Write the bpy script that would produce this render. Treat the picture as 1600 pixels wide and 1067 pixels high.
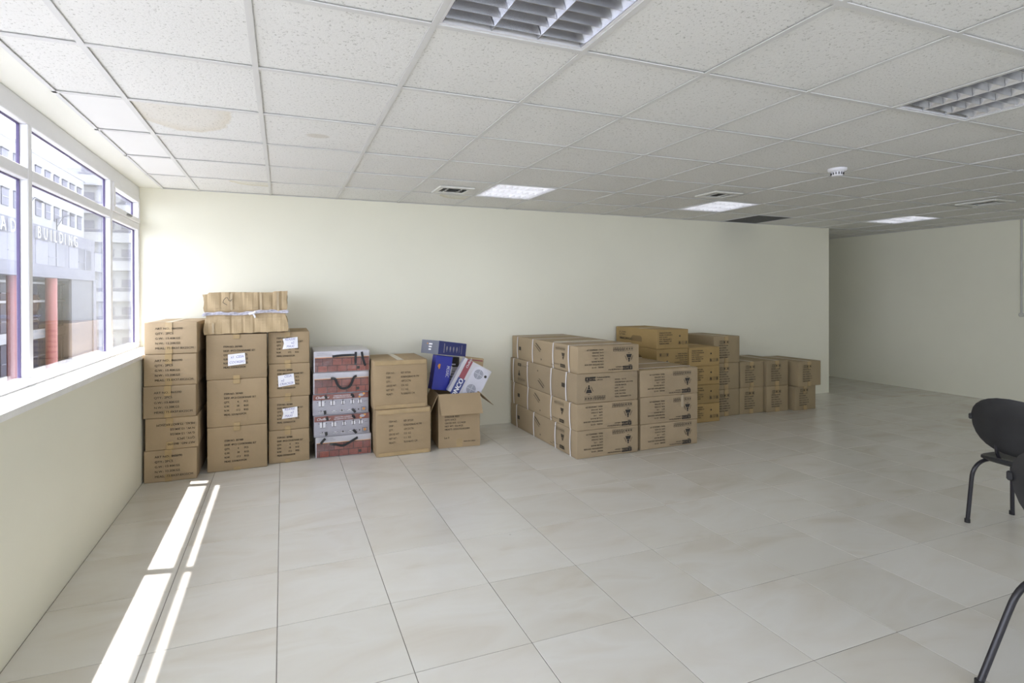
import bpy, bmesh, math, random
from mathutils import Matrix, Vector
for _o in list(bpy.data.objects):
    bpy.data.objects.remove(_o)
SC = bpy.context.scene
COL = SC.collection
rnd = random.Random(7)

# ------------------------------------------------------------------ camera, sky, sun, exposure
CAM_H = 1.456
cam_d = bpy.data.cameras.new('camera')
cam = bpy.data.objects.new('camera', cam_d)
COL.objects.link(cam)
_r = ((0.935015, -0.354598, -0.0027535), (0.004227, 0.003381, 0.999985), (0.354584, 0.935013, -0.0046605))
cam.matrix_world = Matrix(((_r[0][0], _r[1][0], -_r[2][0], 0), (_r[0][1], _r[1][1], -_r[2][1], 0),
                           (_r[0][2], _r[1][2], -_r[2][2], CAM_H), (0, 0, 0, 1)))
cam_d.sensor_width = 36.0
cam_d.lens = 36.0 * 837.94 / 1600.0
cam_d.shift_x = 0.0254
cam_d.shift_y = -0.0426
cam_d.clip_end = 400
SC.camera = cam

world = bpy.data.worlds.new('hazy_sky')
SC.world = world
world.use_nodes = True
_bg = world.node_tree.nodes['Background']
_bg.inputs[0].default_value = (0.88, 0.94, 1.02, 1)
_bg.inputs[1].default_value = 1.0

sun_d = bpy.data.lights.new('sun', 'SUN')
sun_d.energy = 2.2
sun_d.angle = math.radians(0.6)
sun_d.color = (1.0, 0.96, 0.9)
sun = bpy.data.objects.new('sun', sun_d)
COL.objects.link(sun)
sun.rotation_euler = Vector((0.34, -0.07, -1.0)).to_track_quat('-Z', 'Y').to_euler()
sun.location = (-20, 10, 50)

vs = SC.view_settings
vs.view_transform = 'Standard'
vs.look = 'None'
vs.exposure = 2.92
vs.gamma = 1.0
vs.use_curve_mapping = False
cy = SC.cycles
cy.max_bounces = 14
cy.diffuse_bounces = 9
cy.glossy_bounces = 5
cy.transparent_max_bounces = 16
cy.caustics_reflective = False
cy.caustics_refractive = False
cy.sample_clamp_indirect = 6.0
cy.use_denoising = True

# ------------------------------------------------------------------ room measures (metres)
XL, XR = -1.03, 9.10          # inner faces of the left and right walls
XG = -1.205                   # room side of the window frames
YB, YF = 5.637, -3.0          # back wall, wall behind the camera
XB = 7.58                     # where the back wall ends at the passage
YE = 9.0                      # end of the passage
HC = 2.44                     # ceiling
SILL = 1.0
FWX0, FWX1 = 0.6, 5.0         # window opening in the wall behind the camera
FT, FX, FY = 0.5, 0.472, 2.529            # floor tile and grid origin
CT, CX, CYO = 0.6237, -0.105, 1.895       # ceiling tile and grid origin

def in_view(x, y, z, m=140):
    v = Vector((x, y, z - CAM_H))
    d = v.dot(Vector(_r[2]))
    if d < 0.3:
        return False
    px = 759.4 + 838 * v.dot(Vector(_r[0])) / d
    py = 465.3 - 838 * v.dot(Vector(_r[1])) / d
    return -m < px < 1600 + m and -m < py < 1067 + m

# ------------------------------------------------------------------ materials
MATS = {}
def _mat(name):
    m = bpy.data.materials.new(name)
    m.use_nodes = True
    nt = m.node_tree
    return m, nt, nt.nodes['Principled BSDF']

def N(nt, t, **kw):
    n = nt.nodes.new(t)
    for k, v in kw.items():
        setattr(n, k, v)
    return n

def ramp(nt, fac, stops):
    r = N(nt, 'ShaderNodeValToRGB')
    els = r.color_ramp.elements
    while len(els) > 1:
        els.remove(els[-1])
    for k, (p, c) in enumerate(stops):
        if k == 0:
            els[0].position = p
            e = els[0]
        else:
            e = els.new(p)
        e.color = (*c, 1) if len(c) == 3 else c
    nt.links.new(fac, r.inputs[0])
    return r.outputs[0]

def noise(nt, vec, scale, detail=3, rough=0.55, dist=0.0):
    n = N(nt, 'ShaderNodeTexNoise')
    n.inputs['Scale'].default_value = scale
    n.inputs['Detail'].default_value = detail
    n.inputs['Roughness'].default_value = rough
    n.inputs['Distortion'].default_value = dist
    if vec is not None:
        nt.links.new(vec, n.inputs['Vector'])
    return n.outputs[0]

def objvec(nt, scale=(1, 1, 1), rand=0.0):
    tc = N(nt, 'ShaderNodeTexCoord')
    mp = N(nt, 'ShaderNodeMapping')
    mp.inputs['Scale'].default_value = scale
    nt.links.new(tc.outputs['Object'], mp.inputs['Vector'])
    if rand:
        oi = N(nt, 'ShaderNodeObjectInfo')
        mu = N(nt, 'ShaderNodeMath', operation='MULTIPLY')
        mu.inputs[1].default_value = rand
        nt.links.new(oi.outputs['Random'], mu.inputs[0])
        nt.links.new(mu.outputs[0], mp.inputs['Location'])
    return mp.outputs[0]

def bump(nt, bsdf, h, strength=0.2, dist=0.002):
    b = N(nt, 'ShaderNodeBump')
    b.inputs['Strength'].default_value = strength
    b.inputs['Distance'].default_value = dist
    nt.links.new(h, b.inputs['Height'])
    nt.links.new(b.outputs[0], bsdf.inputs['Normal'])

def mixc(nt, fac, a, b, mode='MIX'):
    m = N(nt, 'ShaderNodeMix', data_type='RGBA', blend_type=mode)
    for s, v in ((m.inputs[0], fac), (m.inputs[6], a), (m.inputs[7], b)):
        if hasattr(v, 'links'):
            nt.links.new(v, s)
        elif isinstance(v, (int, float)):
            s.default_value = v
        else:
            s.default_value = (*v, 1)
    return m.outputs[2]

def plain(name, col, rough=0.6, metal=0.0, nscale=8.0, amount=0.06, bumpy=0.0, bscale=200.0, coat=0.0, spec=0.5):
    if name in MATS:
        return MATS[name]
    m, nt, b = _mat(name)
    v = objvec(nt, rand=11.0)
    f = noise(nt, v, nscale)
    lo = tuple(max(0, c * (1 - amount)) for c in col)
    hi = tuple(min(1, c * (1 + amount)) for c in col)
    nt.links.new(ramp(nt, f, [(0.3, lo), (0.7, hi)]), b.inputs['Base Color'])
    b.inputs['Roughness'].default_value = rough
    b.inputs['Metallic'].default_value = metal
    b.inputs['Coat Weight'].default_value = coat
    b.inputs['Specular IOR Level'].default_value = spec
    if bumpy:
        bump(nt, b, noise(nt, v, bscale, 2), bumpy, 0.002)
    MATS[name] = m
    return m

def wall_paint(name, col):
    m, nt, b = _mat(name)
    v = objvec(nt)
    f = noise(nt, v, 1.3, 4)
    c = ramp(nt, f, [(0.3, tuple(x * 0.965 for x in col)), (0.7, col)])
    s = noise(nt, v, 9, 5, 0.7)
    scuff = ramp(nt, s, [(0.0, (1, 1, 1)), (0.70, (1, 1, 1)), (0.78, (0.93, 0.92, 0.9))])
    nt.links.new(mixc(nt, 1.0, c, scuff, 'MULTIPLY'), b.inputs['Base Color'])
    b.inputs['Roughness'].default_value = 0.62
    b.inputs['Specular IOR Level'].default_value = 0.35
    bump(nt, b, noise(nt, v, 160, 3), 0.12, 0.001)
    MATS[name] = m
    return m

def cardboard(name, col, var=0.10):
    m, nt, b = _mat(name)
    v = objvec(nt, rand=23.0)
    oi = N(nt, 'ShaderNodeObjectInfo')
    big = noise(nt, v, 2.2, 4)
    fib = noise(nt, objvec(nt, (60, 60, 900), 23.0), 1.0, 2)
    lo = tuple(c * (1 - var) for c in col)
    hi = tuple(min(1, c * (1 + var)) for c in col)
    c1 = ramp(nt, big, [(0.25, lo), (0.75, hi)])
    c2 = mixc(nt, 1.0, c1, ramp(nt, fib, [(0.3, (0.93, 0.93, 0.92)), (0.7, (1.0, 1.0, 1.0))]), 'MULTIPLY')
    per = ramp(nt, oi.outputs['Random'], [(0.0, (0.93, 0.93, 0.93)), (1.0, (1.05, 1.04, 1.02))])
    nt.links.new(mixc(nt, 1.0, c2, per, 'MULTIPLY'), b.inputs['Base Color'])
    b.inputs['Roughness'].default_value = 0.72
    b.inputs['Specular IOR Level'].default_value = 0.3
    corr = N(nt, 'ShaderNodeTexWave', wave_type='BANDS', bands_direction='X')
    corr.inputs['Scale'].default_value = 48
    corr.inputs['Distortion'].default_value = 1.5
    nt.links.new(v, corr.inputs['Vector'])
    h = mixc(nt, 0.75, corr.outputs[0], noise(nt, v, 14, 4))
    bump(nt, b, h, 0.22, 0.002)
    MATS[name] = m
    return m

WALL = wall_paint('cream_wall_paint', (0.80, 0.785, 0.66))
SOFFIT = wall_paint('cream_soffit_paint', (0.82, 0.82, 0.75))
SILLM = plain('white_sill_paint', (0.84, 0.84, 0.82), 0.5)
FRAME = plain('white_window_frame_paint', (0.80, 0.80, 0.82), 0.42, amount=0.02)
GASKET = plain('dark_violet_glazing_gasket', (0.07, 0.05, 0.13), 0.5)
BLACKISH = plain('dark_duct_black', (0.02, 0.02, 0.02), 0.8)
GRILLE = plain('dark_grey_grille_paint', (0.16, 0.16, 0.15), 0.6)
TBAR = plain('white_grid_bar_enamel', (0.68, 0.68, 0.67), 0.4, amount=0.02)
VENTW = plain('white_vent_enamel', (0.74, 0.74, 0.70), 0.45, amount=0.03)
PLAST = plain('white_detector_plastic', (0.84, 0.84, 0.88), 0.4, amount=0.02)
ALU = plain('satin_aluminium_louvre', (0.62, 0.63, 0.66), 0.26, metal=1.0, amount=0.03)
LOUVW = plain('whitened_lit_louvre', (0.88, 0.88, 0.90), 0.3, amount=0.02)  # louvres of the lit fixtures only, whitened so they look brightly lit
LAMPTUBE = plain('unlit_fluorescent_tube_glass', (0.85, 0.86, 0.88), 0.25, amount=0.02)
LIT = plain('lit_fluorescent_tube_glass', (0.85, 0.86, 0.88), 0.25, amount=0.02)
_lb = LIT.node_tree.nodes['Principled BSDF']
_lb.inputs['Emission Color'].default_value = (0.93, 0.95, 1.0, 1)
_lb.inputs['Emission Strength'].default_value = 0.75
TAPE = plain('brown_packing_tape', (0.38, 0.27, 0.13), 0.28, amount=0.12, coat=0.3)
TAPEC = plain('clear_packing_tape', (0.42, 0.325, 0.20), 0.25, amount=0.15, coat=0.5)
STRAP = plain('white_plastic_strapping', (0.78, 0.76, 0.76), 0.4)
INK = plain('black_print_ink', (0.035, 0.03, 0.025), 0.7, amount=0.3, nscale=60)
INKP = plain('faded_black_print_ink', (0.048, 0.038, 0.025), 0.75, amount=0.35, nscale=80)
INKW = plain('white_print_ink', (0.8, 0.8, 0.82), 0.5)
BLUEPEN = plain('blue_marker_ink', (0.16, 0.16, 0.42), 0.6)
PAPER = plain('white_note_paper', (0.82, 0.82, 0.86), 0.6)
BLACKPL = plain('black_chair_plastic', (0.022, 0.022, 0.024), 0.5, amount=0.2, bumpy=0.25, bscale=350)
TUBE = plain('black_tube_enamel', (0.018, 0.017, 0.022), 0.3, amount=0.1)
SILVER = plain('silver_pack_print', (0.40, 0.39, 0.44), 0.35, coat=0.3)
WHITEP = plain('white_pack_print', (0.53, 0.52, 0.55), 0.4, coat=0.3)
REDP = plain('brick_red_pack_print', (0.21, 0.045, 0.025), 0.4, coat=0.3)
ORANGE = plain('orange_pack_print', (0.75, 0.32, 0.05), 0.4)
ROYAL = plain('royal_blue_pack_print', (0.035, 0.045, 0.36), 0.35, coat=0.4)
NAVY = plain('navy_blue_pack_print', (0.035, 0.05, 0.2), 0.35, coat=0.3)
GREYP = plain('grey_pack_print', (0.17, 0.18, 0.22), 0.4, coat=0.2)
MAROON = plain('maroon_pack_print', (0.28, 0.06, 0.075), 0.4)
LILAC = plain('pale_grey_hob_print', (0.58, 0.58, 0.65), 0.4)
WEB = plain('black_nylon_webbing', (0.02, 0.02, 0.022), 0.7, amount=0.3, nscale=120)
CONDUIT = plain('grey_conduit_plastic', (0.50, 0.50, 0.47), 0.5)

CB1 = cardboard('tan_carton_board', (0.385, 0.29, 0.18))
CB2 = cardboard('warm_carton_board', (0.37, 0.275, 0.165))
CB3 = cardboard('grey_tan_carton_board', (0.36, 0.28, 0.18))
CB4 = cardboard('golden_carton_board', (0.36, 0.25, 0.105))
CB5 = cardboard('dull_brown_carton_board', (0.32, 0.25, 0.15))
HANDH = cardboard('shadowed_inner_board', (0.24, 0.165, 0.075))  # hand holes are flat plates; their shade is in this darker colour
CBO = cardboard('weathered_carton_board', (0.47, 0.355, 0.21), 0.16)

def floor_tile_mat():
    m, nt, b = _mat('beige_polished_porcelain')
    v = objvec(nt, rand=37.0)
    oi = N(nt, 'ShaderNodeObjectInfo')
    vein = noise(nt, objvec(nt, (1.0, 2.4, 1), 37.0), 1.7, 4, 0.5, 0.7)
    c = ramp(nt, vein, [(0.25, (0.535, 0.495, 0.42)), (0.42, (0.59, 0.565, 0.505)), (0.6, (0.615, 0.60, 0.55)), (0.8, (0.565, 0.53, 0.46))])
    per = ramp(nt, oi.outputs['Random'], [(0.0, (0.955, 0.95, 0.935)), (1.0, (1.03, 1.03, 1.03))])
    c = mixc(nt, 1.0, c, per, 'MULTIPLY')
    sp = N(nt, 'ShaderNodeTexVoronoi')
    sp.inputs['Scale'].default_value = 2.3
    nt.links.new(v, sp.inputs['Vector'])
    c = mixc(nt, ramp(nt, sp.outputs['Distance'], [(0.0, (1, 1, 1)), (0.018, (0, 0, 0))]), c, (0.30, 0.26, 0.21))
    nt.links.new(c, b.inputs['Base Color'])
    b.inputs['Roughness'].default_value = 0.23
    b.inputs['Specular IOR Level'].default_value = 0.5
    bump(nt, b, noise(nt, v, 3, 2), 0.03, 0.002)
    return m
FTILE = floor_tile_mat()
GROUT = plain('dark_grout', (0.16, 0.145, 0.125), 0.9, amount=0.2, nscale=30)

def ceiling_tile_mat(name, col, pits=True, stain=None, mark=None):
    m, nt, b = _mat(name)
    v = objvec(nt, rand=51.0)
    big = noise(nt, v, 1.6, 3)
    c = ramp(nt, big, [(0.3, tuple(x * 0.97 for x in col)), (0.7, col)])
    if pits:
        n1 = noise(nt, v, 85, 4, 0.7)
        c = mixc(nt, 1.0, c, ramp(nt, n1, [(0.34, (0.60, 0.60, 0.58)), (0.42, (1, 1, 1))]), 'MULTIPLY')
        bump(nt, b, n1, 0.55, 0.004)
    if stain or mark:
        tc = N(nt, 'ShaderNodeTexCoord')
        for spec in (stain or []):
            (cx, cyy, rx, ry), core, rim = spec
            mp = N(nt, 'ShaderNodeMapping')
            mp.inputs['Location'].default_value = (-cx / rx, -cyy / ry, 0)
            mp.inputs['Scale'].default_value = (1 / rx, 1 / ry, 0)
            nt.links.new(tc.outputs['Object'], mp.inputs['Vector'])
            ln = N(nt, 'ShaderNodeVectorMath', operation='LENGTH')
            nt.links.new(mp.outputs[0], ln.inputs[0])
            wob = noise(nt, tc.outputs['Object'], 6, 3)
            ad = N(nt, 'ShaderNodeMath', operation='MULTIPLY_ADD')
            nt.links.new(wob, ad.inputs[0])
            ad.inputs[1].default_value = 0.35
            nt.links.new(ln.outputs['Value'], ad.inputs[2])
            dv = N(nt, 'ShaderNodeMath', operation='DIVIDE')
            dv.inputs[1].default_value = 1.3
            nt.links.new(ad.outputs[0], dv.inputs[0])
            st = ramp(nt, dv.outputs[0], [(0.0, core), (0.62, core), (0.83, rim), (0.88, (1, 1, 1)), (1.0, (1, 1, 1))])
            c = mixc(nt, 1.0, c, st, 'MULTIPLY')
    nt.links.new(c, b.inputs['Base Color'])
    b.inputs['Roughness'].default_value = 0.9
    b.inputs['Specular IOR Level'].default_value = 0.15
    return m
CTILE = ceiling_tile_mat('pitted_mineral_ceiling_tile', (0.82, 0.82, 0.80))
CTILEP = ceiling_tile_mat('plain_white_ceiling_tile', (0.85, 0.85, 0.84), pits=False)
CTILES = ceiling_tile_mat('water_stained_ceiling_tile', (0.82, 0.82, 0.80),
                          stain=[((-0.10, -0.20, 0.27, 0.42), (0.95, 0.925, 0.88), (0.90, 0.855, 0.77))])
CTILEM = ceiling_tile_mat('scuffed_ceiling_tile', (0.82, 0.82, 0.80),
                          stain=[((0.0, 0.02, 0.075, 0.05), (0.86, 0.83, 0.78), (0.93, 0.91, 0.88))])
CTILEY = ceiling_tile_mat('yellow_edged_ceiling_tile', (0.82, 0.82, 0.80),
                          stain=[((0.22, -0.27, 0.24, 0.20), (0.97, 0.96, 0.90), (0.88, 0.84, 0.70))])

def glass_mat(name, tint, refl):
    m = bpy.data.materials.new(name)
    m.use_nodes = True
    nt = m.node_tree
    nt.nodes.clear()
    out = N(nt, 'ShaderNodeOutputMaterial')
    tr = N(nt, 'ShaderNodeBsdfTransparent')
    tr.inputs[0].default_value = (*tint, 1)
    gl = N(nt, 'ShaderNodeBsdfGlossy')
    gl.inputs['Roughness'].default_value = 0.02
    lw = N(nt, 'ShaderNodeLayerWeight')
    lw.inputs['Blend'].default_value = 0.5
    pw = N(nt, 'ShaderNodeMath', operation='POWER')
    pw.inputs[1].default_value = 4.0
    nt.links.new(lw.outputs['Facing'], pw.inputs[0])
    ma = N(nt, 'ShaderNodeMath', operation='MULTIPLY_ADD')
    ma.inputs[1].default_value = 0.6
    ma.inputs[2].default_value = refl
    nt.links.new(pw.outputs[0], ma.inputs[0])
    mx = N(nt, 'ShaderNodeMixShader')
    nt.links.new(ma.outputs[0], mx.inputs[0])
    nt.links.new(tr.outputs[0], mx.inputs[1])
    nt.links.new(gl.outputs[0], mx.inputs[2])
    nt.links.new(mx.outputs[0], out.inputs[0])
    return m
GLASS = glass_mat('clear_window_glass', (0.95, 0.95, 0.985), 0.04)

def film_mat():
    m = bpy.data.materials.new('clear_shrink_film')
    m.use_nodes = True
    nt = m.node_tree
    nt.nodes.clear()
    out = N(nt, 'ShaderNodeOutputMaterial')
    tr = N(nt, 'ShaderNodeBsdfTransparent')
    tr.inputs[0].default_value = (0.97, 0.97, 0.98, 1)
    gl = N(nt, 'ShaderNodeBsdfGlossy')
    gl.inputs['Roughness'].default_value = 0.12
    v = objvec(nt, rand=5.0)
    b = N(nt, 'ShaderNodeBump')
    b.inputs['Strength'].default_value = 0.9
    b.inputs['Distance'].default_value = 0.03
    nt.links.new(noise(nt, v, 9, 5, 0.6, 1.5), b.inputs['Height'])
    nt.links.new(b.outputs[0], gl.inputs['Normal'])
    mx = N(nt, 'ShaderNodeMixShader')
    mx.inputs[0].default_value = 0.06
    nt.links.new(tr.outputs[0], mx.inputs[1])
    nt.links.new(gl.outputs[0], mx.inputs[2])
    nt.links.new(mx.outputs[0], out.inputs[0])
    return m
FILM = film_mat()

def brick_mat():
    m, nt, b = _mat('printed_brick_pattern')
    tc = N(nt, 'ShaderNodeTexCoord')
    sep = N(nt, 'ShaderNodeSeparateXYZ')
    nt.links.new(tc.outputs['Object'], sep.inputs[0])
    cmb = N(nt, 'ShaderNodeCombineXYZ')
    nt.links.new(sep.outputs[0], cmb.inputs[0])
    nt.links.new(sep.outputs[2], cmb.inputs[1])
    br = N(nt, 'ShaderNodeTexBrick')
    br.inputs['Scale'].default_value = 1.0
    br.inputs['Brick Width'].default_value = 0.085
    br.inputs['Row Height'].default_value = 0.062
    br.inputs['Mortar Size'].default_value = 0.003
    br.inputs['Color1'].default_value = (0.26, 0.065, 0.04, 1)
    br.inputs['Color2'].default_value = (0.135, 0.05, 0.045, 1)
    br.inputs['Mortar'].default_value = (0.05, 0.018, 0.014, 1)
    nt.links.new(cmb.outputs[0], br.inputs['Vector'])
    c = mixc(nt, 1.0, br.outputs[0], ramp(nt, noise(nt, tc.outputs['Object'], 25, 4), [(0.3, (0.8, 0.8, 0.8)), (0.7, (1.25, 1.2, 1.2))]), 'MULTIPLY')
    nt.links.new(c, b.inputs['Base Color'])
    b.inputs['Roughness'].default_value = 0.4
    b.inputs['Coat Weight'].default_value = 0.3
    return m
BRICKP = brick_mat()

# ------------------------------------------------------------------ mesh helpers
class MB:
    """collects shapes into one mesh"""
    def __init__(self):
        self.v, self.f = [], []
    def add(self, verts, faces):
        o = len(self.v)
        self.v += [tuple(p) for p in verts]
        self.f += [tuple(i + o for i in fc) for fc in faces]
        return self
    def box(self, x0, x1, y0, y1, z0, z1):
        vs_ = [(x, y, z) for z in (z0, z1) for y in (y0, y1) for x in (x0, x1)]
        return self.add(vs_, [(0, 2, 3, 1), (4, 5, 7, 6), (0, 1, 5, 4), (2, 6, 7, 3), (0, 4, 6, 2), (1, 3, 7, 5)])
    def bbox(self, x0, x1, y0, y1, z0, z1, c):
        """box with chamfered upper/lower edges in all directions"""
        bm = bmesh.new()
        bmesh.ops.create_cube(bm, size=1.0)
        for p in bm.verts:
            p.co = Vector(((x0 + x1) / 2 + p.co.x * (x1 - x0), (y0 + y1) / 2 + p.co.y * (y1 - y0), (z0 + z1) / 2 + p.co.z * (z1 - z0)))
        bmesh.ops.bevel(bm, geom=list(bm.edges), offset=c, segments=1, affect='EDGES')
        bm.verts.index_update()
        self.add([p.co[:] for p in bm.verts], [[q.index for q in fc.verts] for fc in bm.faces])
        bm.free()
        return self
    def prism(self, prof, axis, a, b):
        """2D profile extruded along axis; axis 'x': prof=(y,z), 'y': prof=(x,z), 'z': prof=(x,y)"""
        def pt(p, t):
            return {'x': (t, p[0], p[1]), 'y': (p[0], t, p[1]), 'z': (p[0], p[1], t)}[axis]
        n = len(prof)
        vs_ = [pt(p, a) for p in prof] + [pt(p, b) for p in prof]
        fs = [tuple(range(n))[::-1], tuple(range(n, 2 * n))] + [(i, (i + 1) % n, n + (i + 1) % n, n + i) for i in range(n)]
        return self.add(vs_, fs)
    def cyl(self, c, r, h, seg=20, axis='z', r2=None):
        r2 = r if r2 is None else r2
        vs_ = []
        for k, (t, rr) in enumerate(((0, r), (h, r2))):
            for i in range(seg):
                a = 2 * math.pi * i / seg
                u, w = rr * math.cos(a), rr * math.sin(a)
                vs_.append({'z': (c[0] + u, c[1] + w, c[2] + t), 'x': (c[0] + t, c[1] + u, c[2] + w), 'y': (c[0] + w, c[1] + t, c[2] + u)}[axis])
        fs = [tuple(range(seg))[::-1], tuple(range(seg, 2 * seg))] + [(i, (i + 1) % seg, seg + (i + 1) % seg, seg + i) for i in range(seg)]
        return self.add(vs_, fs)
    def lathe(self, c, prof, seg=28):
        vs_ = []
        for r, z in prof:
            for i in range(seg):
                a = 2 * math.pi * i / seg
                vs_.append((c[0] + r * math.cos(a), c[1] + r * math.sin(a), c[2] + z))
        fs = []
        for j in range(len(prof) - 1):
            for i in range(seg):
                fs.append((j * seg + i, j * seg + (i + 1) % seg, (j + 1) * seg + (i + 1) % seg, (j + 1) * seg + i))
        fs.append(tuple(range(seg))[::-1])
        fs.append(tuple(range((len(prof) - 1) * seg, len(prof) * seg)))
        return self.add(vs_, fs)
    def tube(self, pts, r, seg=10):
        pts = [Vector(p) for p in pts]
        n = len(pts)
        vs_ = []
        up = None
        for i, p in enumerate(pts):
            d = (pts[min(i + 1, n - 1)] - pts[max(i - 1, 0)]).normalized()
            if up is None:
                up = d.orthogonal().normalized()
            up = (up - d * up.dot(d)).normalized()
            s = d.cross(up)
            for k in range(seg):
                a = 2 * math.pi * k / seg
                vs_.append(p + (up * math.cos(a) + s * math.sin(a)) * r)
        fs = [tuple(range(seg))[::-1], tuple(range((n - 1) * seg, n * seg))]
        for j in range(n - 1):
            for k in range(seg):
                fs.append((j * seg + k, j * seg + (k + 1) % seg, (j + 1) * seg + (k + 1) % seg, (j + 1) * seg + k))
        return self.add(vs_, fs)
    def ribbon(self, pts, w, t, side):
        """flat strap of width w (along 'side' vector) and thickness t through pts"""
        pts = [Vector(p) for p in pts]
        side = Vector(side).normalized()
        vs_ = []
        n = len(pts)
        for i, p in enumerate(pts):
            d = (pts[min(i + 1, n - 1)] - pts[max(i - 1, 0)]).normalized()
            nn = d.cross(side).normalized()
            for a, b in ((-1, -1), (1, -1), (1, 1), (-1, 1)):
                vs_.append(p + side * (a * w / 2) + nn * (b * t / 2))
        fs = [(3, 2, 1, 0), tuple(range((n - 1) * 4, n * 4))]
        for j in range(n - 1):
            for k in range(4):
                fs.append((j * 4 + k, j * 4 + (k + 1) % 4, (j + 1) * 4 + (k + 1) % 4, (j + 1) * 4 + k))
        return self.add(vs_, fs)
    def mesh(self, name, mat, smooth=False):
        me = bpy.data.meshes.new(name)
        me.from_pydata(self.v, [], self.f)
        bm = bmesh.new()
        bm.from_mesh(me)
        bmesh.ops.recalc_face_normals(bm, faces=bm.faces)
        bm.to_mesh(me)
        bm.free()
        if mat:
            me.materials.append(mat)
        if smooth:
            for p in me.polygons:
                p.use_smooth = True
            try:
                me.set_sharp_from_angle(angle=math.radians(40))
            except Exception:
                pass
        return me
    def build(self, name, mat, parent=None, smooth=False):
        return obj(name, self.mesh(name, mat, smooth), parent)

def obj(name, me, parent=None, loc=(0, 0, 0), rot=(0, 0, 0)):
    o = bpy.data.objects.new(name, me)
    COL.objects.link(o)
    o.location = loc
    o.rotation_euler = rot
    if parent is not None:
        o.parent = parent
    return o

def tag(o, label=None, cat=None, group=None, kind=None):
    if label:
        o['label'] = label
    if cat:
        o['category'] = cat
    if group:
        o['group'] = group
    if kind:
        o['kind'] = kind
    return o

def empty(name, loc=(0, 0, 0), rotz=0.0, rot=None):
    o = bpy.data.objects.new(name, None)
    COL.objects.link(o)
    o.location = loc
    o.rotation_euler = rot if rot else (0, 0, rotz)
    o.empty_display_size = 0.05
    return o

def struct(name, label, loc=(0, 0, 0)):
    o = empty(name, loc)
    o['kind'] = 'structure'
    o['label'] = label
    return o

def smesh(name, mb, mat, label, smooth=False):
    o = mb.build(name, mat, None, smooth)
    o['kind'] = 'structure'
    o['label'] = label
    return o

# ------------------------------------------------------------------ floor
floor = struct('floor', 'beige polished square floor tiles with thin dark joints')
g = MB()
g.box(XL - 0.4, XR + 0.2, YF - 0.3, YE + 0.2, -0.20, -0.0022)
g.build('grout_bed', GROUT, floor)
J = 0.0032
TILE_CACHE = {}
def tile_mesh(kind, w, d, t, mat, cham):
    key = (kind, round(w, 4), round(d, 4), mat.name)
    if key not in TILE_CACHE:
        mb = MB()
        mb.bbox(-w / 2, w / 2, -d / 2, d / 2, -t / 2, t / 2, cham)
        TILE_CACHE[key] = mb.mesh(kind, mat)
    return TILE_CACHE[key]

def clip(a0, a1, lo, hi):
    return max(a0, lo), min(a1, hi)

rest = MB()
nf = 0
for i in range(-4, 18):
    for j in range(-12, 14):
        x0, x1 = clip(FX + i * FT, FX + (i + 1) * FT, XL, XR)
        y0, y1 = clip(FY + j * FT, FY + (j + 1) * FT, YF, YE)
        if x0 < XB and y1 > YB:
            if x1 <= XB:
                y1 = min(y1, YB)
        if x1 - x0 < 0.03 or y1 - y0 < 0.03:
            continue
        w, d = x1 - x0 - J, y1 - y0 - J
        cx, cyy = (x0 + x1) / 2, (y0 + y1) / 2
        if in_view(cx, cyy, 0, 200):
            o = obj('tile', tile_mesh('tile', w, d, 0.012, FTILE, 0.0012), floor, (cx, cyy, -0.006 + rnd.uniform(-0.0002, 0.0002)))
            o.rotation_euler = (0, 0, 0)
            nf += 1
        else:
            rest.box(x0 + J / 2, x1 - J / 2, y0 + J / 2, y1 - J / 2, -0.012, 0)
tag(rest.build('tile_field', FTILE, floor), kind='stuff')

# ------------------------------------------------------------------ walls
mb = MB()
mb.box(-1.27, XL, YF - 0.3, YB, -0.2, SILL - 0.03)
smesh('wall_left', mb, WALL, 'cream painted low wall below the window strip')
mb = MB()
mb.box(XL - 0.22, XL + 0.012, YF, YB, SILL - 0.03, SILL)
smesh('trim_1', mb, SILLM, 'white painted window sill ledge along the low wall')
mb = MB()
mb.box(-1.26, XL, YF - 0.3, YB, HC, HC + 0.5)
smesh('trim_2', mb, SOFFIT, 'cream plaster soffit over the window strip')
mb = MB()
mb.box(-1.27, XB, YB, YE, -0.2, HC + 0.5)
smesh('wall_back', mb, WALL, 'cream painted back wall behind the cartons')
mb = MB()
mb.box(XR, XR + 0.25, YF - 0.3, YE + 0.3, -0.2, HC + 0.5)
smesh('wall_right', mb, WALL, 'cream painted side wall beyond the end of the back wall')
mb = MB()
mb.box(XB, XR, YE, YE + 0.25, -0.2, HC + 0.5)
smesh('wall_passage', mb, WALL, 'cream wall closing the passage')
mb = MB()                       # wall behind the camera with a window opening
mb.box(XL - 0.42, XR + 0.25, YF - 0.25, YF, -0.2, SILL - 0.1)
mb.box(XL - 0.42, FWX0, YF - 0.25, YF, SILL - 0.1, HC + 0.5)
mb.box(FWX1, XR + 0.25, YF - 0.25, YF, SILL - 0.1, HC + 0.5)
smesh('wall_front', mb, WALL, 'cream wall with a wide window behind the viewpoint')

# ------------------------------------------------------------------ windows
def frame_box(mb, x0, x1, y0, y1, z0, z1):
    mb.bbox(x0, x1, y0, y1, z0, z1, 0.004)

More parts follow.
